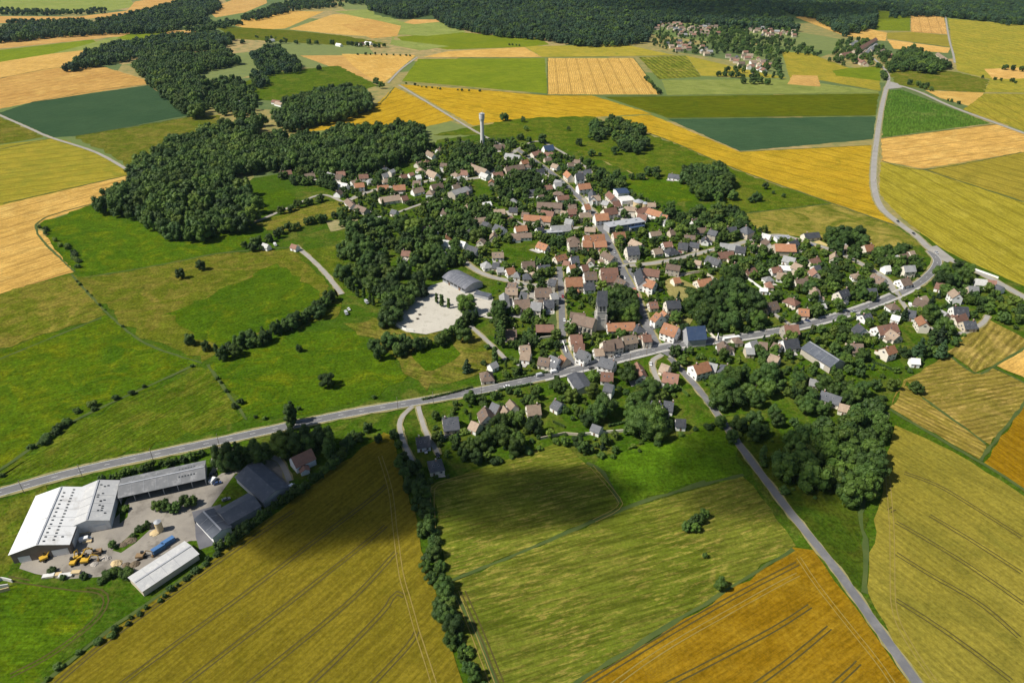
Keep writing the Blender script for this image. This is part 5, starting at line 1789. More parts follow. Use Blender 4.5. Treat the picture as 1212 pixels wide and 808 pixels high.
fill('1140,340 1212,362 1212,392 1165,368', 13, 4, 9, GARD, '', 0.5)
fill('280,95 302,104 310,138 262,136', 15, 8, 13, BROAD, '', 0.6)
# gardens of the whole village
fill('400,205 480,180 530,166 600,164 700,192 760,232 800,245 880,262 960,292 1090,298 1110,322 1150,330 1212,362 1212,395 1165,368 1120,418 1060,448 1048,490 960,480 860,440 812,424 800,470 790,515 700,540 640,520 560,545 520,540 500,490 560,470 640,452 600,450 560,420 585,395 590,330 520,300 440,290 400,262', 6.6, 3.0, 9.0, GARD, '', 0.8)
# rows and hedges
rowof('264,548 300,536 345,524 392,518', 4.5, 12, 17, [(('round', 'dark'), 5), (('tall', 'dark'), 3)], '', 2)
rowof('270,552 320,536 385,522', 5.5, 11, 15, DARKB, '', 2)
rowof('390,535 392,512', 6, 12, 16, POPL)
rowof('262,645 300,618 350,583 385,557 412,530', 4, 4, 6.5, DARKB, '', 1.2)
rowof('120,758 180,715 235,673 262,648', 3.5, 1.8, 3, [(('bush', 'dark'), 1)], '', 0.8)
rowof('30,818 80,785 130,748', 4, 1.5, 2.6, [(('bush', 'mid'), 1)], '', 0.8, 0.7)
rowof('124,567 160,557 200,548 238,537', 4, 3.5, 5.5, BROAD, '', 1.2)
rowof('470,515 482,550 500,610 510,660 528,730 560,800', 4, 3.5, 9, [(('round', 'dark'), 5), (('bush', 'dark'), 3), (('round', 'mid'), 2)], '', 3)
rowof('482,530 500,580 512,640 535,735 570,815', 4.5, 2.5, 7, BUSH, '', 2)
rowof('262,414 300,400 340,385 366,370 394,352', 5, 8, 12, [(('round', 'dark'), 5), (('tall', 'mid'), 2)], '', 2.5)
rowof('268,420 330,394 388,364', 6, 7, 10, DARKB, '', 2)
rowof('290,290 320,282 350,268 402,255', 7, 6, 10, BROAD, '', 3)
rowof('296,296 330,290', 7, 5, 8, DARKB, '', 3)
rowof('335,250 365,240 385,235', 6, 6, 9, BROAD, '', 2)
rowof('48,268 62,280 76,292 95,316', 7, 3.5, 6, BUSH, '', 3, 0.85)
rowof('38,530 62,515 80,498', 5, 3, 6, BUSH, '', 1.5, 0.8)
rowof('92,485 120,476', 8, 3, 5, BUSH, '', 0.5, 0.6)
rowof('0,562 40,527 100,490 170,458 240,428', 8, 1.5, 3.6, BUSH, '', 0.8, 0.5)
rowof('88,328 128,372 175,408', 9, 1.2, 3, BUSH, '', 0.8, 0.4)
rowof('255,440 275,470 292,495', 9, 1.2, 2.5, BUSH, '', 0.8, 0.35)
rowof('300,494 360,484 440,470', 8, 1.2, 3, BUSH, '', 2, 0.45)
rowof('476,98 520,105 570,108', 11, 2.5, 5, BUSH, '', 1, 0.75)
rowof('764,92 782,111', 7, 5, 8, DARKB, '', 2)
rowof('458,380 474,366 492,344', 7, 9, 13, DARKB, '', 2)
rowof('470,404 505,408 535,398', 8, 7, 10, BROAD, '', 2)
rowof('536,394 552,382 560,372', 6, 7, 11, DARKB, '', 1)
rowof('405,330 425,346 446,362', 8, 8, 11, POPL, '', 1)
rowof('500,473 545,463 600,452', 7, 2, 4, BUSH, '', 1, 0.6)
rowof('510,487 560,475 600,466 650,456', 6, 2.5, 6, GARD, '', 2, 0.7)
rowof('700,545 760,530 800,515 850,503', 6, 2, 5, BUSH, '', 1, 0.6)
rowof('508,568 570,552 640,530', 6, 2, 4, BUSH, '', 1, 0.6)
rowof('1000,500 1050,478', 7, 6, 10, DARKB, '', 2)
rowof('812,432 850,475 890,530 932,590', 8, 2, 4.5, BUSH, '', 2, 0.5)
rowof('1128,330 1160,345 1212,365', 8, 3, 7, GARD, '', 3)
rowof('900,280 960,292 1010,300', 9, 4, 7, GARD, '', 2, 0.5)
rowof('850,88 858,88 866,89 876,90', 14, 10, 12, DARKB)
rowof('880,96 900,97 907,96', 13, 10, 13, DARKB, '', 8)
rowof('880,92 900,92', 13, 10, 13, DARKB, '', 8)
rowof('1078,98 1090,100 1101,107', 11, 7, 10, DARKB, '', 5)
rowof('1122,119 1136,122', 10, 4, 6, DARKB, '', 3)
rowof('1165,92 1190,95 1205,98', 14, 5, 8, DARKB, '', 5)
rowof('1180,80 1215,84', 14, 8, 12, DARKB, '', 10)
rowof('1052,76 1046,94', 12, 7, 10, BROAD, '', 5)
rowof('412,52 440,55 462,54', 16, 9, 13, DARKB, '', 6)
rowof('425,64 470,65 492,66', 14, 4, 7, BUSH, '', 3)
rowof('282,50 340,50 404,52', 16, 8, 13, DARKB, '', 8, 0.8)
rowof('300,44 335,46', 15, 5, 8, BROAD, '', 8)
rowof('603,53 615,54', 9, 4, 6, DARKB)
single('215,330,9 238,320,9 388,457,10 355,416,5.5 245,415,8 378,84,12 597,143,12 619,145,9', [(('round', 'dark'), 1)])
single('226,408,9 262,420,7 623,155,7 642,170,14 607,168,7 626,169,8 616,166,9 685,173,11 673,155,6 728,183,11 700,185,9 710,185,5 697,199,12 754,183,14', [(('round', 'dark'), 3), (('round', 'mid'), 1)])
single('552,370,15 547,372,13 706,500,15 716,490,14 757,514,16 770,508,15 556,356,6 446,102,14 452,105,12', [(('round', 'mid'), 1)])
single('523,363,11 517,359,9 531,365,9 740,515,9', [(('tall', 'mid'), 1)])
single('503,351,14 564,376,9 553,440,11 616,440,9 802,360,12 838,350,14 872,362,15 1052,300,8', [(('cone', 'conifer'), 1)])
single('812,628,5 818,622,6 826,618,6 833,612,5 822,630,5 815,622,5 851,697,7 834,660,3 690,532,8 1084,465,8 1080,462,6 217,648,9 135,648,4 188,603,6 200,604,7 208,606,6 222,600,7 228,598,6 175,625,4 285,478,4 278,483,3.5', [(('round', 'mid'), 1)])
single('128,683,4 140,679,4.5 150,684,5 120,690,3 62,677,3 100,684,3 76,685,2.5 148,604,3 165,628,3 158,636,2.5', [(('bush', 'dark'), 1), (('bush', 'mid'), 1)])
single('905,224,8 895,238,10 888,240,7 915,230,4 927,234,5', [(('round', 'dark'), 1)])
single('346,508,19 265,550,9 348,500,15', [(('tall', 'dark'), 1)])

# ---- thin out trees that stand inside one another, then rank by how large they show
GRID = {}
kept = []
for t in sorted(TREES, key=lambda q: -q[2]):
    x, y, h = t[:3]
    if t[5] == '':
        px, py, d = proj(x, y, h / 2)
        bad = False
        for i in (-1, 0, 1):
            for j in (-1, 0, 1):
                for (a, b, r) in GRID.get((int(x // 8) + i, int(y // 8) + j), ()):
                    if (a - x) ** 2 + (b - y) ** 2 < (0.22 * (r + h)) ** 2 * 0.62:
                        bad = True
        if bad or near_foot(x, y, 0.8) or (x > -60 and hides_road(x, y, h)):
            continue
        GRID.setdefault((int(x // 8), int(y // 8)), []).append((x, y, h))
    kept.append(t)
loose = [t for t in kept if t[5] == '']
inview = lambda t: -5 < proj(*t[:3])[0] < 1217 and -5 < proj(*t[:3])[1] < 813
size = lambda t: t[2] / proj(t[0], t[1], t[2] / 2)[2] * (1.0 if t[3] == 'round' else 0.8)
big = sorted([t for t in loose if t[3] != 'bush' and inview(t)], key=size, reverse=True)
bush = sorted([t for t in loose if t[3] == 'bush' and inview(t)], key=size, reverse=True)
BIGN, BUSHN = 290, 150
solo = set(id(t) for t in big[:BIGN] + bush[:BUSHN])
TONEW = {('round', 'dark'): 'dark green broad crowned tree', ('round', 'mid'): 'mid green broad crowned tree', ('round', 'light'): 'light yellow green tree', ('tall', 'dark'): 'dark columnar poplar tree',
         ('tall', 'mid'): 'mid green columnar poplar tree', ('cone', 'conifer'): 'dark pointed conifer', ('bush', 'dark'): 'dark green bush', ('bush', 'mid'): 'mid green bush', ('bush', 'light'): 'light yellow green bush'}
for k_, t in enumerate(big[:BIGN] + bush[:BUSHN]):
    x, y, h, sh, tn, _ = t
    hi, joined, lo = tr.choice(VAR[(sh, tn)])
    name = {'round': 'tree', 'tall': 'poplar_tree', 'cone': 'conifer_tree', 'bush': 'bush'}[sh]
    s = h / H0
    w = s * (tr.uniform(0.8, 1.12) if sh == 'round' else tr.uniform(0.95, 1.3))
    rz_ = tr.uniform(0, 6.28)
    if sh == 'bush':
        o = link(name, joined if False else hi, None, (x, y, 0.25), rz_)
    elif k_ < 150:
        o = empty(name, (x, y, 0.25), rz_)
        link('crown', hi, o)
        link('trunk', TRUNK, o)
    else:
        o = link(name, joined, None, (x, y, 0.25), rz_)
    o.scale = (w, w, s)
    sz = 'tall ' if h > 12.5 else 'small ' if h < 6 and sh != 'bush' else ''
    tag(o, 'x', 'bush' if sh == 'bush' else 'tree', 'garden and field bushes' if sh == 'bush' else 'trees of the village and its fields')
    WAIT.append((o, sz + TONEW[(sh, tn)], x, y, ''))

# ---- the rest : woods and the uncounted garden trees, scattered
src = bpy.data.collections.new('tree_kinds')
keys, idx = [], {}
vi = []
for key in VAR:
    idx[key] = []
    for n, trip in enumerate(VAR[key]):
        o = bpy.data.objects.new('kind_%03d' % len(vi), trip[2])
        src.objects.link(o)
        idx[key].append(len(vi))
        vi.append(o)
ng = bpy.data.node_groups.new('scatter_trees', 'GeometryNodeTree')
ng.interface.new_socket('Geometry', in_out='INPUT', socket_type='NodeSocketGeometry')
ng.interface.new_socket('Geometry', in_out='OUTPUT', socket_type='NodeSocketGeometry')
gi, go = ng.nodes.new('NodeGroupInput'), ng.nodes.new('NodeGroupOutput')
iop = ng.nodes.new('GeometryNodeInstanceOnPoints')
ci = ng.nodes.new('GeometryNodeCollectionInfo')
ci.inputs['Collection'].default_value = src
ci.inputs['Separate Children'].default_value = True
ci.inputs['Reset Children'].default_value = True


def nattr(name, typ):
    o = ng.nodes.new('GeometryNodeInputNamedAttribute')
    o.data_type = typ
    o.inputs[0].default_value = name
    return o.outputs[0]


ng.links.new(gi.outputs[0], iop.inputs['Points'])
ng.links.new(ci.outputs[0], iop.inputs['Instance'])
iop.inputs['Pick Instance'].default_value = True
ng.links.new(nattr('pick', 'INT'), iop.inputs['Instance Index'])
ng.links.new(nattr('turn', 'FLOAT_VECTOR'), iop.inputs['Rotation'])
ng.links.new(nattr('size', 'FLOAT_VECTOR'), iop.inputs['Scale'])
ng.links.new(iop.outputs[0], go.inputs[0])


def scatter(name, L, label):
    me = bpy.data.meshes.new(name)
    me.from_pydata([(t[0], t[1], 0.2 + hill(t[0], t[1])) for t in L], [], [])
    a = me.attributes.new('pick', 'INT', 'POINT')
    a.data.foreach_set('value', [tr.choice(idx[(t[3], t[4])]) for t in L])
    a = me.attributes.new('turn', 'FLOAT_VECTOR', 'POINT')
    a.data.foreach_set('vector', [q for t in L for q in (0.0, 0.0, tr.uniform(0, 6.28))])
    a = me.attributes.new('size', 'FLOAT_VECTOR', 'POINT')
    v = []
    for t in L:
        s = t[2] / H0
        w = s * (tr.uniform(0.72, 0.98) if t[5] else tr.uniform(0.8, 1.15))
        v += [w, w, s]
    a.data.foreach_set('vector', v)
    o = link(name, me)
    md = o.modifiers.new('scatter', 'NODES')
    md.node_group = ng
    return tag(o, label, None, None, 'stuff')


WOODL = {'far_forest': 'dark forest covering the far hills along the top', 'hamlet_wood': 'trees standing among the far hillside houses', 'far_copse': 'dark copse beside the far crossroads',
         'far_wood': 'dark bands of woodland between the far pale fields', 'hill_wood': 'woods on the slope beyond the dark green field', 'copse_beyond_the_gold_field': 'small dark wood behind the gold field',
         'big_wood': 'big broadleaf wood at the edge of the village meadows', 'lane_wood': 'dense bright green wood beside the olive wheat field'}
woods = {}
for t in kept:
    if t[5]:
        woods.setdefault(t[5], []).append(t)
for w, L in woods.items():
    scatter('woodland' if w != 'far_forest' else 'forest', L, WOODL[w])
rest_t = [t for t in loose if id(t) not in solo and t[3] != 'bush']
rest_b = [t for t in loose if id(t) not in solo and t[3] == 'bush']
scatter('garden_trees', rest_t, 'countless smaller trees of the village gardens and hedgerows')
scatter('shrubbery', rest_b, 'countless small shrubs of the village gardens and verges')
print('TREES', len(TREES), 'kept', len(kept), 'loose', len(loose), 'big', len(big), 'bush', len(bush), {w: len(L) for w, L in woods.items()}, 'houses', len(HL), 'far', len(fars))

# ------------------------------------------------------------ vehicles
rubber = noisy_mat('tyre_rubber', (0.02, 0.02, 0.02), (0.03, 0.03, 0.03), 1)
PAINT = {'white': (0.78, 0.78, 0.77), 'silver': (0.42, 0.43, 0.45), 'black': (0.02, 0.02, 0.022), 'dark blue': (0.03, 0.06, 0.16), 'red': (0.36, 0.03, 0.03), 'grey': (0.16, 0.165, 0.17)}
PM = {}
for n_, c_ in PAINT.items():
    m_, nt_, b_ = mat('car_paint_' + n_.replace(' ', '_'))
    b_.inputs['Base Color'].default_value = (*c_, 1)
    b_.inputs['Roughness'].default_value = 0.3
    b_.inputs['Coat Weight'].default_value = 0.5
    b_.inputs['Specular IOR Level'].default_value = 0.5
    PM[n_] = m_
lampm = noisy_mat('headlamp', (0.7, 0.7, 0.66), (0.75, 0.75, 0.7), 1, 0.2)


def car_meshes(L, W, h1, h2, van):
    b = MB()
    x = L / 2
    if van:
        prof = [(-x, 0.35), (x, 0.35), (x, 1.0), (x - 0.55, 1.15), (x - 1.25, h2), (-x, h2)]
    else:
        prof = [(-x, 0.32), (x, 0.32), (x, 0.72), (x - 0.25, 0.84), (x - 1.15, 0.95), (-x + 0.55, 0.98), (-x, 0.85)]
    n = len(prof)
    P = [(a, -W / 2, z) for a, z in prof] + [(a, W / 2, z) for a, z in prof]
    b.add(P, [(i, (i + 1) % n, n + (i + 1) % n, n + i)[::-1] for i in range(n)] + [tuple(range(n)), tuple(range(2 * n - 1, n - 1, -1))])
    g = MB()
    if van:
        g.box((x - 0.95, 0, 1.5), (0.6, W + 0.03, 0.55), top=0.9)
    else:
        c = [(x - 1.15, 0.93), (x - 1.75, h2 - 0.06), (-x + 1.0, h2 - 0.06), (-x + 0.35, 0.95)]
        wl = [W / 2 - 0.06, W / 2 - 0.2, W / 2 - 0.2, W / 2 - 0.06]
        P = [(a, -w, z) for (a, z), w in zip(c, wl)] + [(a, w, z) for (a, z), w in zip(c, wl)]
        g.add(P, [(0, 1, 5, 4)[::-1], (1, 2, 6, 5)[::-1], (2, 3, 7, 6)[::-1], (0, 1, 2, 3), (7, 6, 5, 4)])
        b.box(((-0.38), 0, h2 - 0.03), (L - 2.85, W - 0.44, 0.07))
    w = MB()
    w.cyl((0, -0.11, 0), (0, 0.11, 0), 0.33, 0.33, 14, 0)
    w.cyl((0, -0.12, 0), (0, 0.12, 0), 0.19, 0.19, 10, 1)
    l = MB()
    l.box((0, 0, 0), (0.1, 0.38, 0.16))
    return b, g, w, l


CARM = {}
for kind, dims in (('car', (4.2, 1.75, 0.95, 1.45, False)), ('van', (5.2, 2.0, 1.2, 2.2, True))):
    b_, g_, w_, l_ = car_meshes(*dims)
    CARM[kind] = ({n_: b_.mesh('body', [m_]) for n_, m_ in PM.items()}, g_.mesh('windows', [glass]), w_.mesh('wheel', [rubber, zinc]), l_.mesh('headlight', [lampm]), dims)


def car(x, y, rz_, kind, colour, z, tail, label=None):
    bm, gm, wm_, lm_, d = CARM[kind]
    t = empty('parked_' + kind if 'parked' in tail else kind, (x, y, z), rz_)
    link('body', bm[colour], t)
    link('windows', gm, t)
    for sx in (-1, 1):
        for sy in (-1, 1):
            link('wheel', wm_, t, (sx * d[0] * 0.31, sy * (d[1] / 2 - 0.08), 0.33))
    for sy in (-1, 1):
        link('headlight', lm_, t, (d[0] / 2 + 0.0, sy * (d[1] / 2 - 0.3), 0.68))
    tag(t, label or 'x', kind, 'vehicles of the village')
    if not label:
        WAIT.append((t, f'{colour} {kind} {tail}', x, y, ''))
    return t


def road_dir(x, y):
    best = None
    for kind, w, P in ROADLINES:
        for a, b in zip(P, P[1:]):
            d = (a[0] - x) ** 2 + (a[1] - y) ** 2
            if best is None or d < best[0]:
                best = (d, math.atan2(b[1] - a[1], b[0] - a[0]))
    return best[1]


CARS = '''1062.5,263,car,black,driving on the field road 1081,277.5,car,black,driving on the field road 941,389.5,van,white,on the main road 938,396,van,white,parked below the main road 793,413,car,grey,on the main road
803,412,car,silver,on the main road 851,413.5,van,white,parked below the main road 858,415,van,silver,parked below the main road 656,441.5,van,white,parked beside the main road 639,445.5,van,silver,parked beside the main road
594,394,car,dark blue,parked in the gardens 593,399,car,white,parked in the gardens 410,372,van,silver,parked by the track 413,367,car,white,parked by the track 434,359,van,silver,parked by the track
326,291,van,white,parked by the track 1077,363,van,white,parked in the gardens 727,300,car,silver,on the street 739,330,car,white,on the street 757,362,car,dark blue,on the street 666,352,car,red,parked on the street
668,380,car,white,parked on the street 640,333,car,silver,parked on the street 700,437,car,black,on the main road 730,423,car,silver,on the main road 600,458.5,car,white,on the main road 1010,370,car,silver,on the main road
840,298,car,white,parked on the street 905,283,car,red,parked on the street 960,291,car,dark blue,parked on the street 690,243,car,white,on the street 640,198,car,silver,on the street 1108,300,car,silver,at the road junction
504,535,car,silver,parked on the drive 518,540,car,black,parked on the drive 770,432,car,white,parked on the drive 783,440,car,silver,parked on the drive'''
for line in CARS.split('\n'):
    for rec in re.split(r' (?=\d+\.?\d*,\d)', line):
        q = rec.split(',')
        p = G(float(q[0]), float(q[1]))
        a = road_dir(p.x, p.y) + rnd.uniform(-.06, .06)
        car(p.x, p.y, a, q[2], q[3], 0.50, q[4])
for p4 in range(0, min(len(pav.v), 4 * 120), 12):
    q = pav.v[p4:p4 + 4]
    cx, cy = sum(v[0] for v in q) / 4, sum(v[1] for v in q) / 4
    a = math.atan2(q[1][1] - q[0][1], q[1][0] - q[0][0])
    if not near_foot(cx, cy, 0.6):
        car(cx, cy, a, 'car', rnd.choice(list(PAINT)), 0.42, 'parked beside a house')
for px, py, rz_, kind, colour, label in ((102, 640, 0.4, 'van', 'white', 'white van parked in the farm yard beside the grey shed'), (253, 570, 1.3, 'van', 'white', 'white van parked at the end of the long open barn'),
                                         (258, 573, 0.5, 'car', 'dark blue', 'dark blue car parked beside the white van at the open barn'), (252, 563, 0.2, 'car', 'black', 'black car parked closest to the end of the open barn'),
                                         (294, 575, 0.2, 'car', 'white', 'white car parked against the slate blue farm building'), (345, 578, 0.9, 'van', 'white', 'white van parked on the drive below the red tiled house'),
                                         (337, 541, 0.3, 'van', 'white', 'white van parked beside the red tiled yard house'), (236, 617, 0.6, 'car', 'black', 'black car parked at the small slate blue building'),
                                         (268, 592, 0.5, 'car', 'grey', 'grey car parked along the slate blue building row')):
    p = G(px, py)
    car(p.x, p.y, rz_, kind, colour, 0.40, 'parked', label)


def bus():
    p = G(865, 403.5)
    t = empty('bus', (p.x, p.y, 0.46), road_dir(p.x, p.y))
    L, W, H = 13.0, 2.55, 3.1
    mb = MB()
    mb.box((0, 0, 1.75), (L, W, 2.7), top=0.985)
    mb.box((-1.5, 0, 3.2), (3, 1.6, 0.25))
    mb.build('body', PM['white'], t)
    for s in (-1, 1):
        mb = MB()
        for i in range(8):
            mb.box((-L / 2 + 1.2 + i * 1.45, s * W / 2, 2.15), (1.3, 0.06, 0.95))
        mb.build('side_windows', glass, t)
    mb = MB()
    mb.box((L / 2 - 0.02, 0, 2.0), (0.08, W - 0.3, 1.5))
    mb.build('windscreen', glass, t)
    for sx in (-0.3, 0.33):
        for s in (-1, 1):
            link('wheel', CARM['car'][2], t, (sx * L, s * (W / 2 - 0.12), 0.48)).scale = (1.45, 1.2, 1.45)
    tag(t, 'long white bus travelling on the main road past the steep blue roof', 'bus')


bus()

# ------------------------------------------------------------ the farm yard
yellow = noisy_mat('machine_yellow', (0.50, 0.30, 0.03), (0.58, 0.36, 0.045), 0.6, 0.5)
brownm = noisy_mat('rusty_machine', (0.20, 0.13, 0.07), (0.28, 0.19, 0.10), 0.6, 0.7)


def excavator(px, py, rz_, m, label, swing=0.5, reach=1.0):
    p = G(px, py)
    t = empty('excavator', (p.x, p.y, 0.40), rz_)
    for s in (-1, 1):
        mb = MB()
        mb.extr([(s * 1.25 - 0.3, 0.1), (s * 1.25 + 0.3, 0.1), (s * 1.25 + 0.3, 0.85), (s * 1.25 - 0.3, 0.85)], -1.9, 1.9)
        mb.cyl((-1.9, s * 1.25 - 0.29, 0.475), (-1.9, s * 1.25 + 0.29, 0.475), 0.37, 0.37, 12)
        mb.cyl((1.9, s * 1.25 - 0.29, 0.475), (1.9, s * 1.25 + 0.29, 0.475), 0.37, 0.37, 12)
        mb.build('track', rubber, t)
    mb = MB()
    mb.box((-0.5, 0, 1.55), (3.4, 2.5, 1.0), swing)
    mb.cyl((0, 0, 0.7), (0, 0, 1.1), 0.9, 0.9, 14)
    mb.build('body', m, t)
    ca, sa = math.cos(swing), math.sin(swing)
    at = lambda x, y, z: (x * ca - y * sa, x * sa + y * ca, z)
    mb = MB()
    mb.box(at(0.6, 0.75, 2.55), (1.5, 0.95, 1.5), swing, top=0.85)
    mb.build('cab', glass, t)
    mb = MB()
    mb.cyl(at(1.0, -0.3, 1.6), at(3.4 * reach, -0.3, 4.6), 0.32, 0.26, 6)
    mb.cyl(at(3.4 * reach, -0.3, 4.6), at(6.2 * reach, -0.3, 3.6), 0.26, 0.2, 6)
    mb.build('boom', m, t)
    mb = MB()
    mb.cyl(at(6.2 * reach, -0.3, 3.7), at(5.8 * reach, -0.3, 1.2), 0.2, 0.16, 6)
    mb.build('arm', m, t)
    mb = MB()
    mb.box(at(5.6 * reach, -0.3, 0.8), (1.1, 1.2, 0.9), swing, top=0.7)
    mb.build('bucket', brownm, t)
    tag(t, label, 'excavator', 'machines of the farm yard')


for px, py, rz_, m, label in ((46, 658, 0.3, yellow, 'yellow excavator standing before the white shed, farthest from the yard drive'), (54, 662, 1.4, yellow, 'yellow excavator turned towards the viewer before the white shed'),
                              (65, 654, 0.8, yellow, 'yellow excavator beside the pale door of the white shed'), (88, 667, 2.2, yellow, 'yellow excavator at the lower edge of the machine cluster'),
                              (95, 662, 0.5, yellow, 'yellow excavator in the middle of the machine cluster'), (103, 665, 1.1, yellow, 'yellow excavator at the end of the machine cluster'),
                              (116, 655, 3.0, brownm, 'brown rusty excavator between the cluster and the yard drive'), (168, 660, 0.6, brownm, 'brown rusty excavator beside the low shed')):
    excavator(px, py, rz_, m, label, rnd.uniform(-1, 1), rnd.uniform(0.8, 1.0))


def heap(px, py, r, h, m, label, name='heap', cat='heap'):
    p = G(px, py)
    mb = MB()
    N, K = 18, 6
    hq = random.Random(int(px * 7 + py))
    rings = [[(p.x + (1 - k / K) * r * (1 + hq.uniform(-.16, .16)) * math.cos(6.283 * i / N), p.y + (1 - k / K) * r * (0.8 + hq.uniform(-.14, .14)) * math.sin(6.283 * i / N), 0.3 + h * math.sin(k / K * 1.5) * (1 + hq.uniform(-.1, .1)) - (0.3 if k == 0 else 0)) for i in range(N)] for k in range(K)]
    V = [v for R_ in rings for v in R_] + [(p.x, p.y, 0.3 + h)]
    F = [(k * N + i, k * N + (i + 1) % N, (k + 1) * N + (i + 1) % N, (k + 1) * N + i) for k in range(K - 1) for i in range(N)] + [((K - 1) * N + i, (K - 1) * N + (i + 1) % N, K * N) for i in range(N)]
    mb.add(V, F)
    tag(mb.build(name, m), label, cat, 'heaps in the farm yard')


sandm = noisy_mat('sand_heap', (0.50, 0.38, 0.20), (0.58, 0.45, 0.26), 0.5, 0.95, bump=0.3)
stonem = noisy_mat('rubble_heap', (0.34, 0.31, 0.27), (0.44, 0.40, 0.35), 0.8, 0.95, bump=0.5)
soilm = noisy_mat('soil_heap', (0.13, 0.10, 0.07), (0.19, 0.15, 0.10), 0.8, 0.95, bump=0.5)
heap(184, 631, 3.2, 1.2, sandm, 'pale sand heap beside the tan silo')
heap(138, 667, 3.0, 1.6, sandm, 'yellow sand heap on the drive near the low shed')
heap(126, 661, 2.6, 1.4, stonem, 'grey rubble heap between the machines and the drive')
heap(178, 622, 3.0, 1.6, stonem, 'grey rubble heap behind the tan silo')
heap(155, 640, 3.4, 1.5, soilm, 'dark soil heap in the long planted island of the yard')
heap(146, 645, 2.6, 1.2, soilm, 'small dark soil heap beside the round bush in the yard')
heap(112, 668, 2.2, 1.0, stonem, 'low grey rubble heap next to the yellow machines')
heap(160, 668, 2.8, 1.5, soilm, 'dark soil heap against the low shed')
heap(150, 669, 2.2, 1.3, soilm, 'dark soil heap behind the yellow sand heap')


def slab_stack(px, py, rz_, L, W, h, label):
    p = G(px, py)
    t = empty('slab_stack', (p.x, p.y, 0.40), rz_)
    k = 0
    z = 0
    while z < h:
        mb = MB()
        mb.box((rnd.uniform(-.15, .15), rnd.uniform(-.1, .1), z + 0.14), (L, W, 0.26), rnd.uniform(-.04, .04))
        mb.build('slab', concrete if k % 2 else sandm, t)
        z += 0.29
        k += 1
    tag(t, label, 'slab stack', 'slab stacks in the farm yard')


slab_stack(58, 683, 0.2, 5, 2.2, 0.9, 'pale slab stack at the lower yard edge closest to the white shed')
slab_stack(68, 681, 0.25, 4, 2.0, 0.6, 'low pale slab stack second along the lower yard edge')
slab_stack(79, 682, 0.15, 6, 2.4, 0.9, 'longest pale slab stack along the lower yard edge')
slab_stack(91, 679, 0.1, 4, 2.0, 1.2, 'tall pale slab stack at the lower yard edge below the machines')
slab_stack(104, 642, 0.2, 4, 1.5, 0.6, 'pale slab stack beside the white van and grey shed')
slab_stack(98, 632, 0.15, 7, 1.2, 0.6, 'long thin slab stack below the grey shed wall')
bluem = noisy_mat('container_blue', (0.06, 0.14, 0.30), (0.08, 0.18, 0.36), 0.5, 0.5)
for px, py, lab in ((188.5, 652, 'blue shipping container against the low shed, nearer the machines'), (200, 643.5, 'blue shipping container against the low shed, nearer the round tree')):
    p = G(px, py)
    t = empty('shipping_container', (p.x, p.y, 0.40), axis(160, 690, 226, 647, 4)[2])
    mb = MB()
    mb.box((0, 0, 1.3), (6.1, 2.44, 2.5))
    for i in range(15):
        for s in (-1, 1):
            mb.box((-2.8 + i * 0.4, s * 1.23, 1.3), (0.2, 0.06, 2.3))
    for i in range(14):
        mb.box((-2.7 + i * 0.4, 0, 2.56), (0.2, 2.3, 0.06))
    mb.build('body', bluem, t)
    mb = MB()
    for s in (-0.6, 0.6):
        mb.box((3.07, s, 1.3), (0.08, 1.12, 2.3))
    mb.build('door', bluem, t)
    tag(t, lab, 'container')


def wall_line(name, s, h, w, m, label, cat, closed=False):
    P = resample(world_line(s, 0), 3)
    mb = MB()
    for a, b in zip(P, P[1:]):
        c = ((a[0] + b[0]) / 2, (a[1] + b[1]) / 2, h / 2)
        L = math.hypot(b[0] - a[0], b[1] - a[1])
        mb.box(c, (L - 0.004, w, h + 0.7), math.atan2(b[1] - a[1], b[0] - a[0]))
    return tag(mb.build(name, m), label, cat)


wall_line('silage_clamp', '-6,690 4,686 18,690', 1.8, 0.4, concrete, 'concrete silage clamp wall at the field corner farther from the viewer', 'wall')
wall_line('silage_clamp', '-6,697 18,693.5', 1.8, 0.4, concrete, 'concrete silage clamp wall in the middle of the field corner', 'wall')
wall_line('silage_clamp', '-6,703 17,697', 1.8, 0.4, sandm, 'tan silage clamp wall closest to the bright meadow', 'wall')
wall_line('retaining_wall', '467,383 473,388 481,391.5 494,393', 1.7, 0.35, WALLS[1][1], 'white curved retaining wall at the corner of the chalk sports ground', 'wall')
WALLSEG = '''635,405 640,401 665,398|pale garden wall below the red roofed open hall
666,405 671,420|pale garden wall along the church street
884,330 906,346 915,352|pale garden wall crossing the middle gardens
895,360 918,376|pale garden wall beside the dry yellow lawn
1148,318 1165,324 1184,331|long white wall of the roadside nursery
795,327 833,322 845,332|pale wall around the dry yellow garden
847,331 851,338|short white wall beside the orange tiled garden house
760,340 768,352|white wall beside the red tiled street house
637,268 637,283|tall pale wall beside the long low white building
745,310 752,306|low white wall at the street corner below the flat building
720,262 722,240|pale wall along the street above the flat building
1000,408 1020,420|pale wall below the long slate barn
690,515 722,512 750,510|stone wall between the lower gardens and bright meadow
640,520 668,514 690,516|stone wall below the lower gardens
870,303 892,318|garden wall climbing between two white houses
900,300 918,296|pale wall below the bright orange hall
475,270 498,262 522,265|pale wall across the wooded gardens
548,205 560,200|white wall beside the curving west street
850,396 848,404|white wall beside the grassy plot on the main road
835,390 850,405|garden wall between the steep blue roof and the poplars'''
for line in WALLSEG.split('\n'):
    s_, lab = line.split('|')
    wall_line('garden_wall', s_, 1.5, 0.35, rnd.choice((WALLS[1][1], WALLS[0][1], WALLS[2][1])), lab, 'wall')['group'] = 'garden walls of the village'

# ------------------------------------------------------------ clipped hedges, poles, benches
hq = random.Random(77)


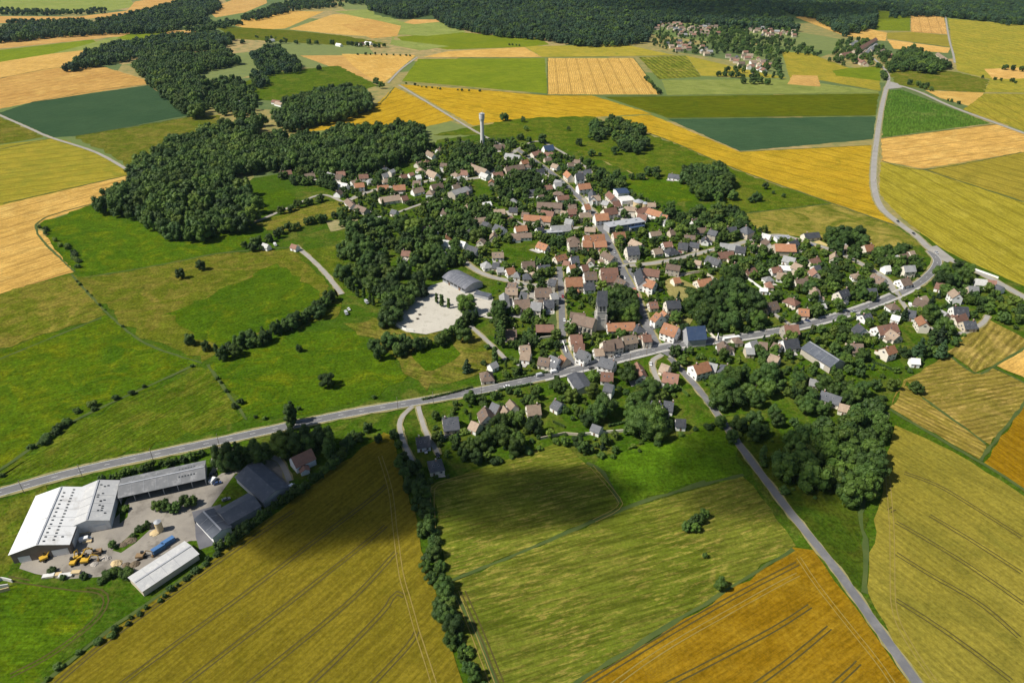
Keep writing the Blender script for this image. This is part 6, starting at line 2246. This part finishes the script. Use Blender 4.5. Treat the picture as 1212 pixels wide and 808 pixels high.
def hedge(s, h, w, head, tone):
    P = resample(world_line(s, 4), 1.1)
    V, F, T = [], [], []
    for i, (x, y) in enumerate(P):
        for k in range(16):
            a = hq.uniform(0, 6.283)
            z = hq.uniform(0.1, 1) * h * (1 + 0.12 * math.sin(i * 0.7))
            cx, cy = x + hq.uniform(-.6, .6), y + hq.uniform(-.5, .5) * w
            r = hq.uniform(0.28, 0.55)
            u = Vector((math.cos(a), math.sin(a), hq.uniform(-.6, .6))).normalized()
            v = u.cross(Vector((hq.gauss(0, .6), hq.gauss(0, .6), 1))).normalized()
            o = len(V)
            c = Vector((cx, cy, z + 0.25))
            V += [tuple(c + u * r), tuple(c + v * r * .8), tuple(c - u * r), tuple(c - v * r * .8)]
            F.append((o, o + 1, o + 2, o + 3))
            T += [hq.random()] * 4
    mb = MB()
    for a, b in zip(P, P[1:]):
        L = math.hypot(b[0] - a[0], b[1] - a[1])
        mb.box(((a[0] + b[0]) / 2, (a[1] + b[1]) / 2, h * 0.42), (L, w * 0.75, h * 0.85 + 0.3), math.atan2(b[1] - a[1], b[0] - a[0]), top=0.8)
    o = len(V)
    V += mb.v
    F += [tuple(i + o for i in f) for f in mb.f]
    T += [0.3] * len(mb.v)
    me = bpy.data.meshes.new('hedge')
    me.from_pydata(V, [], F)
    me.materials.append(LEAF[tone])
    at = me.attributes.new('tint', 'FLOAT', 'POINT')
    at.data.foreach_set('value', T)
    o = link('hedge', me)
    tag(o, 'x', 'hedge', 'clipped hedges of the village')
    m = P[len(P) // 2]
    WAIT.append((o, head, m[0], m[1], ''))


HEDGES = '''500,474 530,467 560,459|1.6|1.2 575,455 610,449 650,441|1.7|1.3 590,463 630,455|1.6|1.2 940,398 965,394 990,389|2.2|1.6 1000,382 1030,370 1045,364|2.2|1.6 880,395 905,390 925,387|1.5|1.2
640,410 660,409 680,408|1.8|1.4 600,425 625,430|1.6|1.2 610,405 640,412|1.6|1.2 680,405 720,398 745,402|2.0|1.6 664,402 690,398 700,392|2.4|1.8 780,360 800,366|1.5|1.2 690,300 718,306|2.4|2.0
760,300 785,306 810,302|1.6|1.3 850,300 880,304|1.5|1.2 800,338 830,345|1.5|1.2 920,345 945,355|1.8|1.4 960,365 985,372|1.8|1.4 1040,340 1062,352|1.6|1.3 1130,375 1165,368|1.8|1.4
1140,350 1170,356|1.6|1.2 1010,420 1040,432 1060,440|1.8|1.4 1040,405 1062,415|1.8|1.4 955,440 985,455|1.8|1.5 720,505 742,500|1.6|1.2 655,500 668,506|1.6|1.2 560,470 590,465|1.5|1.2
530,520 560,512|1.6|1.2 650,460 680,455|1.5|1.2 800,455 815,470|1.8|1.5 820,445 835,452|1.6|1.2 600,260 625,262|1.8|1.5 560,245 580,252|1.8|1.5 440,240 460,246|1.6|1.3 415,260 440,256|1.6|1.3
500,250 520,246|1.6|1.3 655,210 672,220|1.8|1.5 700,225 706,236|1.6|1.3 620,310 650,313|1.8|1.5 700,318 722,316|1.8|1.5 605,352 625,345|1.6|1.2 745,360 760,378|2.0|1.6'''
for rec in re.split(r'\s+(?=\d+,\d+ )', HEDGES.replace('\n', ' ')):
    pass
for m_ in re.finditer(r'((?:\d+,\d+ ?)+)\|([\d.]+)\|([\d.]+)', HEDGES.replace('\n', ' ')):
    tone = hq.choice(('dark', 'mid', 'mid'))
    hedge(m_.group(1).strip(), float(m_.group(2)), float(m_.group(3)), f"clipped {'dark' if tone == 'dark' else 'mid'} green hedge", tone)

polem = noisy_mat('pole_wood', (0.17, 0.14, 0.11), (0.24, 0.20, 0.16), 1)
pm_ = MB()
pm_.cyl((0, 0, -0.5), (0, 0, 9), 0.17, 0.12, 8)
POLE = pm_.mesh('pole', [polem])
pm_ = MB()
pm_.box((0, 0, 8.4), (0.14, 1.8, 0.14))
for y_ in (-0.8, 0, 0.8):
    pm_.cyl((0, y_, 8.45), (0, y_, 8.75), 0.06, 0.05, 6)
ARM = pm_.mesh('crossarm', [polem])
for q in '29,584 98,565 182,546 260,528 471,484 513,478 570,468 628,463 690,444 745,432 801,420 845,410 905,402 960,395 1000,382 880,352 765,420 650,345 735,300 805,305 900,285 1000,306 1040,338 430,236 520,216 640,195 480,262 1034,180 1038,150 1036,215'.split():
    a, b = (float(v) for v in q.split(','))
    p = G(a, b)
    t = empty('utility_pole', (p.x, p.y, 0.35), road_dir(p.x, p.y))
    link('pole', POLE, t)
    link('crossarm', ARM, t)
    tag(t, 'x', 'utility pole', 'utility poles along the roads')
    WAIT.append((t, 'thin wooden utility pole', p.x, p.y, ''))

for px, py, lab in ((494, 378, 'dark picnic table on the chalk ground, nearer the white wall'), (496.5, 373, 'dark picnic table on the chalk ground, nearer the row of poplars')):
    p = G(px, py)
    t = empty('picnic_table', (p.x, p.y, 0.39), 0.3)
    for nm, c_, d_ in (('table_top', (0, 0, 0.75), (2.2, 0.9, 0.08)), ('seat', (0, 0.8, 0.45), (2.2, 0.35, 0.07)), ('seat', (0, -0.8, 0.45), (2.2, 0.35, 0.07)), ('frame', (0, 0, 0.35), (0.9, 1.5, 0.68))):
        mb = MB()
        mb.box(c_, d_)
        mb.build(nm, bark, t)
    tag(t, lab, 'picnic table')


# ------------------------------------------------------------ clouds high above, their shadows drift over the fields
def cloud(px, py, rx, ry, rz_, dens, alt=700.0, seed=1):
    q = random.Random(seed)
    import bmesh
    from mathutils import noise
    bm = bmesh.new()
    bmesh.ops.create_icosphere(bm, subdivisions=4, radius=1)
    for v in bm.verts:
        n = 1 + 0.38 * noise.noise(v.co * 1.6 + Vector((seed * 3.1, 0, 0))) + 0.16 * noise.noise(v.co * 4.2 + Vector((0, seed * 2.3, 0)))
        v.co = Vector((v.co.x * rx * n, v.co.y * ry * n, v.co.z * rz_ * n * (1.0 if v.co.z > 0 else 0.6)))
    me = bpy.data.meshes.new('cloud')
    bm.to_mesh(me)
    bm.free()
    m = bpy.data.materials.get('cloud_%g' % dens)
    if m is None:
        m = bpy.data.materials.new('cloud_%g' % dens)
        m.use_nodes = True
        m.node_tree.nodes.remove(m.node_tree.nodes['Principled BSDF'])
        pv = m.node_tree.nodes.new('ShaderNodeVolumePrincipled')
        pv.inputs['Density'].default_value = dens
        pv.inputs['Anisotropy'].default_value = 0.3
        pv.inputs['Color'].default_value = (0.97, 0.97, 0.98, 1)
        m.node_tree.links.new(pv.outputs[0], m.node_tree.nodes['Material Output'].inputs['Volume'])
    me.materials.append(m)
    p = G(px, py) + SDIR * (alt / SDIR.z)
    tag(link('cloud', me, None, p), kind='structure')


cloud(400, 578, 70, 44, 42, 0.055, 700, 1)
cloud(632, 588, 54, 26, 34, 0.046, 760, 2)
cloud(890, 555, 50, 40, 36, 0.034, 720, 3)
cloud(900, 16, 520, 300, 90, 0.007, 1100, 4)

hz = MB()
hz.box((0, 20500, 144), (62000, 50000, 290))
hm = bpy.data.materials.new('haze')
hm.use_nodes = True
hm.node_tree.nodes.remove(hm.node_tree.nodes['Principled BSDF'])
hv = hm.node_tree.nodes.new('ShaderNodeVolumePrincipled')
hv.inputs['Density'].default_value = 0.000016
hv.inputs['Color'].default_value = (0.55, 0.80, 1.0, 1)
hv.inputs['Anisotropy'].default_value = 0.2
hm.node_tree.links.new(hv.outputs[0], hm.node_tree.nodes['Material Output'].inputs['Volume'])
tag(hz.build('haze', hm), 'thin pale summer haze over the far fields', None, None, 'stuff')

settle_labels()
